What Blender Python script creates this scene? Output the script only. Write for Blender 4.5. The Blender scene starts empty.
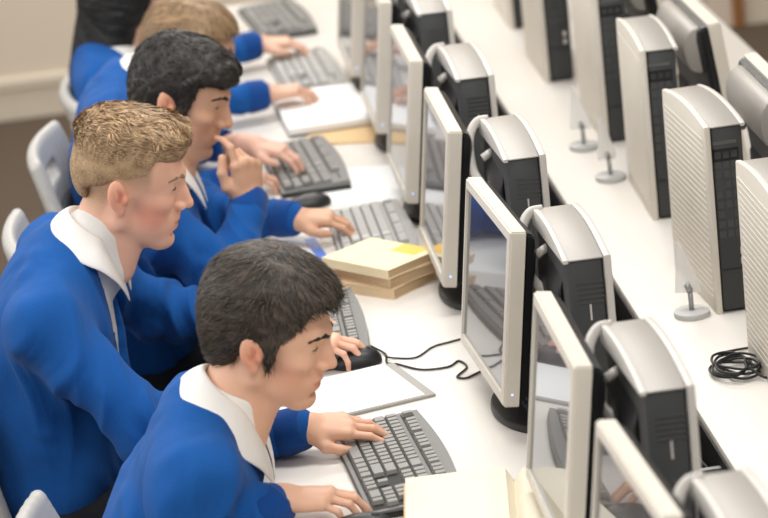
import bpy, bmesh, math, random
import numpy as np
from mathutils import Vector, Matrix

random.seed(7)
SC = bpy.context.scene
COL = SC.collection
V = lambda *a: np.array(a, dtype=float)
TOP = 0.74                                   # height of the desk tops


# ------------------------------------------------------------------ materials
def mat(name, col, rough=0.5, metal=0.0, spec=0.5, bump=0.0, bscale=200.0, var=0.0, vscale=30.0, sheen=0.0, sss=0.0, coat=0.0, attr=None, alpha=None, stretch=None):
    m = bpy.data.materials.new(name); m.use_nodes = True
    nt = m.node_tree; N = nt.nodes; L = nt.links
    b = N['Principled BSDF']
    c = (col[0], col[1], col[2], 1)
    b.inputs['Base Color'].default_value = c
    b.inputs['Roughness'].default_value = rough
    b.inputs['Metallic'].default_value = metal
    b.inputs['Specular IOR Level'].default_value = spec
    b.inputs['Sheen Weight'].default_value = sheen
    b.inputs['Coat Weight'].default_value = coat
    if sss:
        b.inputs['Subsurface Weight'].default_value = sss
        b.inputs['Subsurface Radius'].default_value = (0.6, 0.25, 0.15)
        b.inputs['Subsurface Scale'].default_value = 0.01
    tc = N.new('ShaderNodeTexCoord')
    src = tc.outputs['Object']
    if stretch:
        mp = N.new('ShaderNodeMapping'); mp.inputs['Scale'].default_value = stretch
        L.new(src, mp.inputs['Vector']); src = mp.outputs['Vector']
    if attr:
        a = N.new('ShaderNodeAttribute'); a.attribute_name = attr
        L.new(a.outputs['Color'], b.inputs['Base Color'])
    elif var:
        n = N.new('ShaderNodeTexNoise'); n.inputs['Scale'].default_value = vscale; n.inputs['Detail'].default_value = 4
        L.new(src, n.inputs['Vector'])
        mx = N.new('ShaderNodeMix'); mx.data_type = 'RGBA'
        mx.inputs['A'].default_value = tuple(max(0, x * (1 - var)) for x in col) + (1,)
        mx.inputs['B'].default_value = tuple(min(1, x * (1 + var)) for x in col) + (1,)
        L.new(n.outputs['Fac'], mx.inputs['Factor']); L.new(mx.outputs['Result'], b.inputs['Base Color'])
    if bump:
        n2 = N.new('ShaderNodeTexNoise'); n2.inputs['Scale'].default_value = bscale; n2.inputs['Detail'].default_value = 3
        L.new(src, n2.inputs['Vector'])
        bp = N.new('ShaderNodeBump'); bp.inputs['Strength'].default_value = bump; bp.inputs['Distance'].default_value = 0.002
        L.new(n2.outputs['Fac'], bp.inputs['Height']); L.new(bp.outputs['Normal'], b.inputs['Normal'])
    return m


def screen_mat():
    m = bpy.data.materials.new('glossy_dark_screen'); m.use_nodes = True
    N = m.node_tree.nodes; L = m.node_tree.links
    b = N['Principled BSDF']
    b.inputs['Base Color'].default_value = (0.012, 0.014, 0.02, 1); b.inputs['Roughness'].default_value = 0.25
    g = N.new('ShaderNodeBsdfGlossy'); g.inputs['Roughness'].default_value = 0.02; g.inputs['Color'].default_value = (0.9, 0.92, 0.95, 1)
    fr = N.new('ShaderNodeFresnel'); fr.inputs['IOR'].default_value = 3.3
    mx = N.new('ShaderNodeMixShader')
    L.new(fr.outputs['Fac'], mx.inputs['Fac']); L.new(b.outputs['BSDF'], mx.inputs[1]); L.new(g.outputs['BSDF'], mx.inputs[2])
    L.new(mx.outputs['Shader'], N['Material Output'].inputs['Surface'])
    return m


def glow_mat(name, col, s):
    m = bpy.data.materials.new(name); m.use_nodes = True
    b = m.node_tree.nodes['Principled BSDF']
    b.inputs['Base Color'].default_value = col + (1,); b.inputs['Emission Color'].default_value = col + (1,); b.inputs['Emission Strength'].default_value = s
    return m


def clear_mat(name):
    m = bpy.data.materials.new(name); m.use_nodes = True
    b = m.node_tree.nodes['Principled BSDF']
    b.inputs['Base Color'].default_value = (0.96, 0.955, 0.94, 1); b.inputs['Roughness'].default_value = 0.2
    b.inputs['Transmission Weight'].default_value = 0.5; b.inputs['IOR'].default_value = 1.2
    return m


M = dict(
    desk=mat('white_laminate', (0.74, 0.70, 0.645), 0.38, spec=0.4, var=0.015, vscale=6),
    desk_edge=mat('desk_edge_band', (0.62, 0.59, 0.54), 0.5, var=0.02),
    steel=mat('grey_steel', (0.35, 0.35, 0.35), 0.4, 0.6, var=0.04),
    black=mat('black_plastic', (0.012, 0.012, 0.013), 0.42, bump=0.08, bscale=900),
    charcoal=mat('charcoal_plastic', (0.035, 0.037, 0.037), 0.5, bump=0.1, bscale=700),
    slot=mat('slot_black', (0.004, 0.004, 0.004), 0.6, var=0.1),
    port=mat('grey_port', (0.10, 0.10, 0.095), 0.5, var=0.1),
    socket=mat('socket_grey', (0.055, 0.057, 0.056), 0.5, var=0.1),
    silver=mat('silver_plastic', (0.36, 0.335, 0.305), 0.42, 0.15, var=0.02),
    trim=mat('pale_silver_trim', (0.58, 0.55, 0.51), 0.38, 0.1, var=0.02),
    cream=mat('cream_plastic', (0.66, 0.61, 0.535), 0.45, var=0.02),
    bezel=mat('pale_bezel', (0.66, 0.61, 0.53), 0.42, var=0.02),
    screen=screen_mat(),
    led=glow_mat('pale_blue_led', (0.35, 0.5, 1.0), 1.5),
    kb=mat('dark_grey_keyboard', (0.085, 0.085, 0.083), 0.5, var=0.05),
    kbtop=mat('grey_keyboard_shell', (0.17, 0.167, 0.16), 0.5, var=0.04),
    key=mat('grey_key', (0.265, 0.257, 0.243), 0.5, var=0.05, vscale=300),
    kbl=mat('light_grey_keyboard', (0.34, 0.335, 0.32), 0.5, var=0.04),
    keyl=mat('light_key', (0.46, 0.45, 0.43), 0.5, var=0.05, vscale=300),
    paper=mat('white_paper', (0.86, 0.855, 0.84), 0.8, spec=0.2, var=0.01, vscale=12),
    page=mat('cream_page', (0.80, 0.735, 0.60), 0.85, spec=0.15, var=0.05, vscale=40),
    buff=mat('buff_cover', (0.68, 0.50, 0.31), 0.7, var=0.12, vscale=14),
    pageedge=mat('page_edges', (0.60, 0.44, 0.27), 0.9, spec=0.1, var=0.22, vscale=12, stretch=(1, 1, 60)),
    card=mat('yellow_cream_cover', (0.86, 0.73, 0.47), 0.55, var=0.1, vscale=9),
    yellow=mat('yellow_patch', (0.90, 0.54, 0.06), 0.5, var=0.04),
    tan=mat('tan_cover', (0.66, 0.45, 0.22), 0.6, var=0.12, vscale=10),
    grey=mat('grey_board', (0.36, 0.34, 0.31), 0.6, var=0.05),
    blue=mat('royal_blue_knit', (0.011, 0.088, 0.32), 0.92, spec=0.12, bump=0.5, bscale=420, var=0.10, vscale=160, sheen=0.06),
    bluerib=mat('royal_blue_ribbing', (0.008, 0.06, 0.25), 0.92, spec=0.12, bump=0.6, bscale=500, var=0.1, vscale=160, sheen=0.15),
    shirt=mat('white_cotton', (0.84, 0.815, 0.775), 0.85, spec=0.2, bump=0.25, bscale=90, var=0.02),
    trousers=mat('dark_trousers', (0.02, 0.021, 0.026), 0.9, spec=0.15, bump=0.3, bscale=300, var=0.1),
    skin=mat('skin', (0.7, 0.4, 0.27), 0.48, spec=0.35, bump=0.06, bscale=420, sss=0.12, attr='tone'),
    hair=mat('hair', (0.1, 0.06, 0.03), 0.5, spec=0.35, attr='tone'),
    eye=mat('eye_white', (0.72, 0.68, 0.63), 0.15, spec=0.6, var=0.02),
    iris=mat('iris', (0.05, 0.04, 0.03), 0.12, spec=0.7, var=0.2),
    chairw=mat('white_chair_plastic', (0.50, 0.485, 0.455), 0.4, var=0.02),
    pad=mat('dark_grey_upholstery', (0.06, 0.065, 0.07), 0.9, bump=0.3, bscale=300, var=0.1),
    wall=mat('beige_wall_paint', (0.76, 0.66, 0.54), 0.85, spec=0.2, var=0.03, vscale=1.5, bump=0.05, bscale=60),
    skirt=mat('pale_skirting_paint', (0.70, 0.62, 0.50), 0.6, var=0.02),
    floor=mat('brown_carpet', (0.125, 0.095, 0.072), 0.95, spec=0.1, bump=0.6, bscale=300, var=0.2, vscale=120),
    wood=mat('orange_brown_wood', (0.32, 0.14, 0.045), 0.5, var=0.3, vscale=12, stretch=(8, 8, 0.6)),
    clear=clear_mat('clear_plastic'),
    red=mat('red_cloth', (0.45, 0.05, 0.05), 0.8, var=0.1),
    green=mat('green_cloth', (0.02, 0.16, 0.06), 0.8, var=0.1),
)


# ------------------------------------------------------------------ objects
def link(o, parent=None):
    COL.objects.link(o)
    if parent is not None:
        o.parent = parent
    return o


def mesh_obj(name, me, m, parent=None, smooth=False):
    if m is not None:
        for mm in (m if isinstance(m, (list, tuple)) else [m]):
            me.materials.append(mm)
    if smooth:
        me.polygons.foreach_set('use_smooth', [True] * len(me.polygons))
    return link(bpy.data.objects.new(name, me), parent)


def bm_obj(name, bm, m, parent=None, smooth=False, auto=False):
    me = bpy.data.meshes.new(name)
    bmesh.ops.recalc_face_normals(bm, faces=bm.faces[:])
    bm.to_mesh(me); bm.free()
    o = mesh_obj(name, me, m, parent, smooth or auto)
    if auto:
        md = o.modifiers.new('edge_split', 'EDGE_SPLIT'); md.split_angle = math.radians(35)
    return o


def tag(o, label=None, cat=None, group=None, kind=None):
    if label: o['label'] = label
    if cat: o['category'] = cat
    if group: o['group'] = group
    if kind: o['kind'] = kind
    return o


def thing(name, label, cat, loc=(0, 0, 0), rz=0.0, group=None):
    o = bpy.data.objects.new(name, None); COL.objects.link(o)
    o.location = loc; o.rotation_euler = (0, 0, rz); o.empty_display_size = 0.05
    return tag(o, label, cat, group)


def copy_tree(o, parent=None):
    c = o.copy(); COL.objects.link(c)
    if parent is not None: c.parent = parent
    for ch in list(o.children):
        copy_tree(ch, c)
    return c


def dup(root, label, loc, rz=0.0, group=None):
    c = copy_tree(root); c.location = loc; c.rotation_euler = (0, 0, rz); c['label'] = label
    if group: c['group'] = group
    return c


def box(bm, x0, x1, y0, y1, z0, z1, bev=0.0, seg=2, rot=None):
    r = bmesh.ops.create_cube(bm, size=1.0)
    vs = r['verts']
    for v in vs:
        v.co = Vector(((x0 + x1) / 2 + v.co.x * (x1 - x0), (y0 + y1) / 2 + v.co.y * (y1 - y0), (z0 + z1) / 2 + v.co.z * (z1 - z0)))
    if rot is not None:
        for v in vs: v.co = rot @ v.co
    if bev:
        es = list({e for v in vs for e in v.link_edges})
        bmesh.ops.bevel(bm, geom=es, offset=bev, segments=seg, affect='EDGES', profile=0.5)
    return bm


def prism(bm, pts, axis, a0, a1, bev=0.0):
    """extrude a closed outline; axis 'x': pts are (y,z), 'y': (x,z), 'z': (x,y)"""
    f = {'x': lambda p, a: (a, p[0], p[1]), 'y': lambda p, a: (p[0], a, p[1]), 'z': lambda p, a: (p[0], p[1], a)}[axis]
    A = [bm.verts.new(f(p, a0)) for p in pts]; B = [bm.verts.new(f(p, a1)) for p in pts]
    n = len(pts); fs = [bm.faces.new(A), bm.faces.new(B)]
    for i in range(n):
        fs.append(bm.faces.new((A[i], A[(i + 1) % n], B[(i + 1) % n], B[i])))
    if bev:
        bmesh.ops.recalc_face_normals(bm, faces=fs)
        es = [e for f_ in fs[:2] for e in f_.edges]
        bmesh.ops.bevel(bm, geom=es, offset=bev, segments=2, affect='EDGES', profile=0.5)
    return bm


def tube(bm, pts, r, seg=8, closed=False, flat=1.0, up=(0, 0, 1)):
    """a swept tube through pts (r a number or one per point)"""
    P = [Vector(p) for p in pts]; n = len(P); rings = []
    for i in range(n):
        if closed: t = (P[(i + 1) % n] - P[i - 1])
        else: t = P[min(i + 1, n - 1)] - P[max(i - 1, 0)]
        t.normalize()
        u = Vector(up)
        if abs(u.dot(t)) > 0.95: u = Vector((1, 0, 0))
        s = t.cross(u).normalized(); u = s.cross(t)
        rr = r[i] if isinstance(r, (list, tuple)) else r
        rings.append([bm.verts.new(P[i] + s * (rr * math.cos(2 * math.pi * k / seg)) + u * (rr * flat * math.sin(2 * math.pi * k / seg))) for k in range(seg)])
    for i in range(n if closed else n - 1):
        a, b = rings[i], rings[(i + 1) % n]
        for k in range(seg):
            bm.faces.new((a[k], a[(k + 1) % seg], b[(k + 1) % seg], b[k]))
    if not closed:
        bm.faces.new(rings[0]); bm.faces.new(rings[-1])
    return bm


def smooth_path(pts, n=8):
    """Catmull-Rom through pts"""
    P = [np.array(p, float) for p in pts]; P = [2 * P[0] - P[1]] + P + [2 * P[-1] - P[-2]]; out = []
    for i in range(1, len(P) - 2):
        for k in range(n):
            t = k / n; a, b, c, d = P[i - 1], P[i], P[i + 1], P[i + 2]
            out.append(0.5 * (2 * b + (c - a) * t + (2 * a - 5 * b + 4 * c - d) * t * t + (3 * b - a - 3 * c + d) * t ** 3))
    out.append(P[-2]); return out


def disc(bm, cx, cy, z0, z1, rx, ry=None, seg=40, bev=0.0):
    ry = ry or rx
    return prism(bm, [(cx + rx * math.cos(2 * math.pi * k / seg), cy + ry * math.sin(2 * math.pi * k / seg)) for k in range(seg)], 'z', z0, z1, bev)


# ------------------------------------------------------------------ soft shapes: distance grids and their surface
class Grid:
    def __init__(s, lo, hi, res):
        s.lo = np.array(lo, float); s.res = res
        s.n = np.ceil((np.array(hi) - s.lo) / res).astype(int) + 1
        s.a = np.full(s.n, 0.05, np.float32)

    def block(s, lo, hi):
        i0 = np.clip(np.floor((lo - s.lo) / s.res).astype(int), 0, s.n); i1 = np.clip(np.ceil((hi - s.lo) / s.res).astype(int) + 1, 0, s.n)
        if (i1 <= i0).any(): return None
        sl = tuple(slice(a, b) for a, b in zip(i0, i1))
        X = [(s.lo[k] + s.res * np.arange(i0[k], i1[k])).astype(np.float32) for k in range(3)]
        return sl, X[0][:, None, None], X[1][None, :, None], X[2][None, None, :]

    def put(s, sl, d, k, op):
        a = s.a[sl]
        if op == 'add':
            if k > 0:
                h = np.maximum(k - np.abs(a - d), 0) / k
                s.a[sl] = np.minimum(a, d) - h * h * k * 0.25
            else: s.a[sl] = np.minimum(a, d)
        else:
            d = -d
            if k > 0:
                h = np.maximum(k - np.abs(a - d), 0) / k
                s.a[sl] = np.maximum(a, d) + h * h * k * 0.25
            else: s.a[sl] = np.maximum(a, d)

    def ell(s, c, r, R=None, k=0.0, op='add'):
        c = np.array(c, float); r = np.array(r, float); R = np.eye(3) if R is None else R
        ext = np.sqrt(((R * r[None, :]) ** 2).sum(1)) + k + s.res * 3 + 0.012
        b = s.block(c - ext, c + ext)
        if b is None: return
        sl, x, y, z = b; x = x - c[0]; y = y - c[1]; z = z - c[2]
        q0 = q1 = 0
        for j in range(3):
            l = R[0, j] * x + R[1, j] * y + R[2, j] * z
            q0 = q0 + (l / r[j]) ** 2; q1 = q1 + (l / r[j] ** 2) ** 2
        k0 = np.sqrt(q0); d = k0 * (k0 - 1) / np.maximum(np.sqrt(q1), 1e-6)
        d = np.where(k0 < 1e-3, -r.min(), d)
        s.put(sl, d.astype(np.float32), k, op)

    def cap(s, p, q, r0, r1=None, k=0.0, op='add'):
        p = np.array(p, float); q = np.array(q, float); r1 = r0 if r1 is None else r1
        m = max(r0, r1) + k + s.res * 3 + 0.012
        b = s.block(np.minimum(p, q) - m, np.maximum(p, q) + m)
        if b is None: return
        sl, x, y, z = b; d = q - p; L2 = max(d @ d, 1e-12)
        x = x - p[0]; y = y - p[1]; z = z - p[2]
        t = np.clip((x * d[0] + y * d[1] + z * d[2]) / L2, 0, 1)
        e = np.sqrt((x - t * d[0]) ** 2 + (y - t * d[1]) ** 2 + (z - t * d[2]) ** 2) - (r0 + (r1 - r0) * t)
        s.put(sl, e.astype(np.float32), k, op)

    def box(s, c, h, R=None, rnd=0.0, k=0.0, op='add'):
        c = np.array(c, float); h = np.array(h, float) - rnd; R = np.eye(3) if R is None else R
        ext = (np.abs(R) * (h + rnd)[None, :]).sum(1) + k + s.res * 3 + 0.012
        b = s.block(c - ext, c + ext)
        if b is None: return
        sl, x, y, z = b; x = x - c[0]; y = y - c[1]; z = z - c[2]
        o2 = 0; mx = None
        for j in range(3):
            l = np.abs(R[0, j] * x + R[1, j] * y + R[2, j] * z) - h[j]
            o2 = o2 + np.maximum(l, 0) ** 2; mx = l if mx is None else np.maximum(mx, l)
        s.put(sl, (np.sqrt(o2) + np.minimum(mx, 0) - rnd).astype(np.float32), k, op)

    def half(s, p, n, keep=True):
        """keep what lies on the side n points away from"""
        p = np.array(p, float); n = np.array(n, float); n /= np.linalg.norm(n)
        X = [(s.lo[k] + s.res * np.arange(s.n[k])).astype(np.float32) for k in range(3)]
        d = (X[0] - p[0])[:, None, None] * n[0] + (X[1] - p[1])[None, :, None] * n[1] + (X[2] - p[2])[None, None, :] * n[2]
        s.a = np.maximum(s.a, d.astype(np.float32))

    def surface(s):
        a = s.a; a[0] = a[-1] = 0.05; a[:, 0] = a[:, -1] = 0.05; a[:, :, 0] = a[:, :, -1] = 0.05
        sg = a < 0
        cnt = np.zeros(tuple(np.array(a.shape) - 1), np.uint8)
        sl = [(slice(0, -1), slice(1, None))[i] for i in (0, 1)]
        for i in (0, 1):
            for j in (0, 1):
                for k in (0, 1): cnt += sg[sl[i], sl[j], sl[k]]
        act = np.argwhere((cnt > 0) & (cnt < 8))
        idx = np.full(cnt.shape, -1, np.int32); idx[tuple(act.T)] = np.arange(len(act))
        val = {}
        for i in (0, 1):
            for j in (0, 1):
                for k in (0, 1): val[i, j, k] = a[act[:, 0] + i, act[:, 1] + j, act[:, 2] + k]
        acc = np.zeros((len(act), 3)); num = np.zeros(len(act))
        cs = list(val)
        for c0 in cs:
            for ax in range(3):
                if c0[ax]: continue
                c1 = list(c0); c1[ax] = 1; c1 = tuple(c1)
                v0, v1 = val[c0], val[c1]; m = (v0 < 0) != (v1 < 0)
                t = np.where(m, v0 / np.where(m, v0 - v1, 1), 0)
                p = np.tile(np.array(c0, float), (len(act), 1)); p[:, ax] += t
                acc[m] += p[m]; num[m] += 1
        verts = s.lo + s.res * (act + acc / num[:, None])
        quads = []
        for ax in range(3):
            o = [slice(1, -1)] * 3; o2 = [slice(1, -1)] * 3
            o[ax] = slice(0, -1); o2[ax] = slice(1, None)
            A = sg[tuple(o)]; B = sg[tuple(o2)]
            e = np.argwhere(A != B)
            off = np.ones(3, int); off[ax] = 0
            e = e + off
            b, c = (ax + 1) % 3, (ax + 2) % 3
            ub = np.zeros(3, int); ub[b] = 1; uc = np.zeros(3, int); uc[c] = 1
            q = np.stack([idx[tuple((e - ub - uc).T)], idx[tuple((e - uc).T)], idx[tuple(e.T)], idx[tuple((e - ub).T)]], 1)
            fl = ~sg[tuple(e.T)]
            q[fl] = q[fl][:, ::-1]
            quads.append(q)
        q = np.concatenate(quads); q = q[(q >= 0).all(1)]
        return verts, q


def np_mesh(name, verts, faces):
    me = bpy.data.meshes.new(name); n = faces.shape[1]
    me.vertices.add(len(verts)); me.vertices.foreach_set('co', np.asarray(verts, np.float32).ravel())
    me.loops.add(faces.size); me.loops.foreach_set('vertex_index', faces.astype(np.int32).ravel())
    me.polygons.add(len(faces)); me.polygons.foreach_set('loop_start', np.arange(0, faces.size, n, dtype=np.int32))
    me.polygons.foreach_set('use_smooth', np.ones(len(faces), bool))
    me.update(calc_edges=True)
    return me


def relax(verts, q, it=2, f=0.5):
    for _ in range(it):
        s = np.zeros_like(verts); c = np.zeros(len(verts))
        for i in range(4):
            a, b = q[:, i], q[:, (i + 1) % 4]
            for j in range(3): s[:, j] += np.bincount(a, verts[b, j], len(verts)) + np.bincount(b, verts[a, j], len(verts))
            c += np.bincount(a, minlength=len(verts)) + np.bincount(b, minlength=len(verts))
        verts = verts + f * (s / np.maximum(c, 1)[:, None] - verts)
    return verts


def vnormals(verts, q):
    n = np.cross(verts[q[:, 2]] - verts[q[:, 0]], verts[q[:, 3]] - verts[q[:, 1]])
    o = np.zeros_like(verts)
    for i in range(4):
        for j in range(3): o[:, j] += np.bincount(q[:, i], n[:, j], len(verts))
    return o / np.maximum(np.linalg.norm(o, axis=1, keepdims=True), 1e-12)


def noise(p, seed=0):
    """smooth value noise in -1..1 at points p (n,3)"""
    i = np.floor(p).astype(np.int64); f = p - i; f = f * f * (3 - 2 * f); out = 0
    for dx in (0, 1):
        for dy in (0, 1):
            for dz in (0, 1):
                h = ((i[:, 0] + dx) * 73856093) ^ ((i[:, 1] + dy) * 19349663) ^ ((i[:, 2] + dz) * 83492791) ^ (seed * 2654435761 + 12345)
                h = (h ^ (h >> 13)) * 1274126177 & 0x7fffffff
                h = ((h ^ (h >> 16)) & 0xffff) / 32767.5 - 1
                out = out + h * (f[:, 0] if dx else 1 - f[:, 0]) * (f[:, 1] if dy else 1 - f[:, 1]) * (f[:, 2] if dz else 1 - f[:, 2])
    return out


def set_tone(me, rgb):
    at = me.attributes.new('tone', 'FLOAT_COLOR', 'POINT')
    at.data.foreach_set('color', np.concatenate([rgb, np.ones((len(rgb), 1))], 1).astype(np.float32).ravel())
# ------------------------------------------------------------------ people
def frame(yaw, pitch, roll=0.0):
    """columns forward, left, up; yaw 0 looks along +X, pitch tips the face down, roll tips the crown to the figure's right"""
    Rm = Matrix.Rotation(yaw, 3, 'Z') @ Matrix.Rotation(pitch, 3, 'Y') @ Matrix.Rotation(roll, 3, 'X')
    return np.array(Rm)


def unit(v):
    v = np.array(v, float); return v / np.linalg.norm(v)


class Head:
    def __init__(s, o, R, sc=1.0): s.o = np.array(o, float); s.R = R; s.s = sc
    def w(s, f, l, u): return s.o + s.R @ (np.array((f, l, u), float) * s.s)
    def loc(s, P): return ((P - s.o) @ s.R) / s.s


def head_sdf(g, h, p):
    s = h.s; R = h.R
    E = lambda f, l, u, a, b, c, k=0.0, op='add', Q=None: g.ell(h.w(f, l, u), (a * s, b * s, c * s), R if Q is None else R @ Q, k * s, op)
    C = lambda a, b, r0, r1, k=0.0, op='add': g.cap(h.w(*a), h.w(*b), r0 * s, r1 * s, k * s, op)
    E(-.012, 0, .048, .092, .074, .078)
    E(.030, 0, .045, .062, .062, .062, .02)
    E(.040, 0, -.010, .050, .056, .080, .03)
    for q in (1, -1):
        C((-.002, q * .051, -.052), (.066, q * .018, -.094), .0145, .0150, .02)      # jaw
        C((-.006, q * .053, -.048), (-.006, q * .060, .000), .015, .016, .02)
        E(.058, q * .039, -.012, .025, .019, .016, .02)                          # cheek bone
        E(.048, q * .030, -.048, .028, .022, .030, .02)
    E(.062, 0, -.070, .030, .036, .034, .02)
    E(.078, 0, -.094, .018, .020, .016, .016)                                    # chin
    E(.076, 0, -.054, .022, .030, .026, .015)                                    # muzzle
    C((.080, .030, .040), (.086, 0, .038), .011, .012, .014); C((.080, -.030, .040), (.086, 0, .038), .011, .012, .014)
    for q in (1, -1):
        E(.102, q * .038, .017, .018, .017, .010, .012, 'sub')                    # eye socket
    n = p.get('nose', 1.0)
    C((.0885, 0, .034), (.0865 + .026 * n, 0, -.014), .0075, .0085, .010)          # nose
    E(.094, 0, -.010, .017, .012, .024, .008)
    E(.088 + .024 * n, 0, -.019, .0115, .0105, .0095, .006)
    for q in (1, -1):
        E(.098, q * .0125, -.023, .012, .0075, .008, .005)
        E(.107, q * .0065, -.0295, .0045, .0035, .003, .002, 'sub')
    E(.092, 0, -.038, .010, .006, .010, .008)
    E(.0925, 0, -.0485, .0095, .021, .0055, .004); E(.0905, 0, -.0635, .0095, .019, .0068, .004)
    E(.101, 0, -.0555, .010, .024, .0014, .002, 'sub')
    E(.090, 0, -.0775, .006, .018, .005, .008, 'sub')
    for q in (1, -1):
        E(.0720, q * .0325, .018, .0142, .0142, .0142, .004)                      # lids
    for q in (1, -1):                                                            # ears
        Q = np.array(Matrix.Rotation(-.28, 3, 'Y') @ Matrix.Rotation(q * -.30, 3, 'Z'))
        E(-.014, q * .079, .004, .019, .0075, .031, .006, Q=Q)
        E(-.010, q * .089, .003, .0105, .0085, .0185, .002, 'sub', Q)
        E(-.0005, q * .081, -.002, .006, .005, .008, .004)
        E(-.006, q * .079, -.024, .008, .005, .010, .004)
        E(-.0165, q * .082, .006, .0035, .0055, .015, .002, Q=Q)


def skin_tone(P, h, base, p):
    L = h.loc(P); n = len(P); base = np.array(base)
    col = np.tile(base, (n, 1))
    def blend(m, c, a):
        nonlocal col
        m = (np.clip(m, 0, 1) * a)[:, None]; col = col * (1 - m) + np.array(c) * m
    g3 = lambda f, l, u, a, b, c: np.exp(-(((L[:, 0] - f) / a) ** 2 + ((np.abs(L[:, 1]) - l) / b) ** 2 + ((L[:, 2] - u) / c) ** 2))
    red = base * np.array((1.02, .66, .60))
    blend(g3(.055, .056, -.035, .030, .03, .026) * 1.2, red, p.get('blush', .5))
    blend(g3(.112, 0, -.02, .014, .014, .014), red, .35)
    blend(g3(-.012, .085, 0, .022, .014, .032) * 1.4, red, .6)
    blend(g3(.098, 0, -.056, .012, .022, .0105) * 1.6, base * np.array((.86, .50, .47)), .85)
    blend(np.exp(-(((L[:, 0] + .007) / .009) ** 2 + ((L[:, 2] - .001) / .014) ** 2)) * (np.abs(L[:, 1]) > .074), base * np.array((.72, .42, .36)), .8)  # ear hollow: its redness, plus recess shade painted in as darker skin
    blend(noise(P * 60, 3) * .5 + .3, base * np.array((.95, .86, .82)), .5)
    if p.get('shadow'):                                                          # a shaved, darker jaw and upper lip
        blend((L[:, 2] < -.035) * (L[:, 0] > -.01) * (L[:, 2] > -.125) * 1.0, base * .72, p['shadow'])
    if p.get('fade') is not None:                                                # clipped hair that lets the skin show
        ss = lambda x, a, c: np.clip((x - a) / (c - a), 0, 1) ** 2 * (3 - 2 * np.clip((x - a) / (c - a), 0, 1))
        back = ss(-L[:, 0], .012, .045)
        m = ss(-L[:, 0], -.050, -.034) * ss(L[:, 2], .000 - .060 * back, .045 - .060 * back) * (np.abs(L[:, 1]) < .079)
        blend(m * (.88 + .12 * noise(P * 600, 9)), p['fade'], .95)
    return np.clip(col, 0, 1)


FING = (('index', .0285, (.040, .025, .020), .0086), ('middle', .0095, (.044, .028, .021), .0088), ('ring', -.0095, (.041, .026, .020), .0083), ('little', -.027, (.032, .020, .018), .0073))


def hand_sdf(g, wrist, d, n, right, pose, sc=1.0):
    """d: knuckle direction, n: outward normal of the back of the hand. pose: curls per finger, spread, thumb"""
    d = unit(d); n = np.array(n, float); n = unit(n - d * (n @ d)); y = np.cross(n, d) * (1 if right else -1)   # y: towards the thumb
    w = np.array(wrist, float)
    P = lambda a, b, c: w + (d * a + y * b + n * c) * sc
    tips = []
    base = [.084, .088, .083, .074]
    for i, (nm, oy, seg, r) in enumerate(FING):
        k0 = P(base[i], oy * 1.02, .002 - .004 * (i in (0, 3)))
        g.cap(P(.012, oy * .62, 0), k0, .0155 * sc, .0115 * sc, .012 * sc)      # metacarpal
        g.ell(k0 + n * .001 * sc, (.0105 * sc,) * 3, None, .006 * sc)
        cu = pose['curl'][i]; a = 0.0; sp = pose.get('spread', .06) * (1.5 - i) + (pose.get('fan', 0))
        q = k0
        for j in range(3):
            a += math.radians(cu[j])
            dd = (d * math.cos(sp) + y * math.sin(sp)) * math.cos(a) - n * math.sin(a)
            e = q + dd * seg[j] * sc
            g.cap(q, e, r * (1 - .10 * j) * sc, r * (1 - .10 * (j + 1)) * sc, .003 * sc)
            q = e
        tips.append((q, dd, n))
    g.ell(P(.045, 0, -.004), (.043 * sc, .036 * sc, .0135 * sc), np.stack([d, y, n], 1), .012 * sc)
    g.cap(P(-.03, 0, 0), P(.012, 0, 0), .026 * sc, .024 * sc, .015 * sc)
    tb = P(.018, .020, -.006); t = pose['thumb']                                # thumb: three points in hand axes
    q = tb; rr = (.0150, .0115, .0100, .0085)
    for j, pt in enumerate(t):
        e = P(*pt); g.cap(q, e, rr[j] * sc, rr[j + 1] * sc, .005 * sc if j else .012 * sc); q = e
    tips.append((q, None, None))
    return tips


def mesh_from(g, name, it=2, f=.4):
    v, q = g.surface(); v = relax(v, q, it, f)
    return v, q


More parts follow.
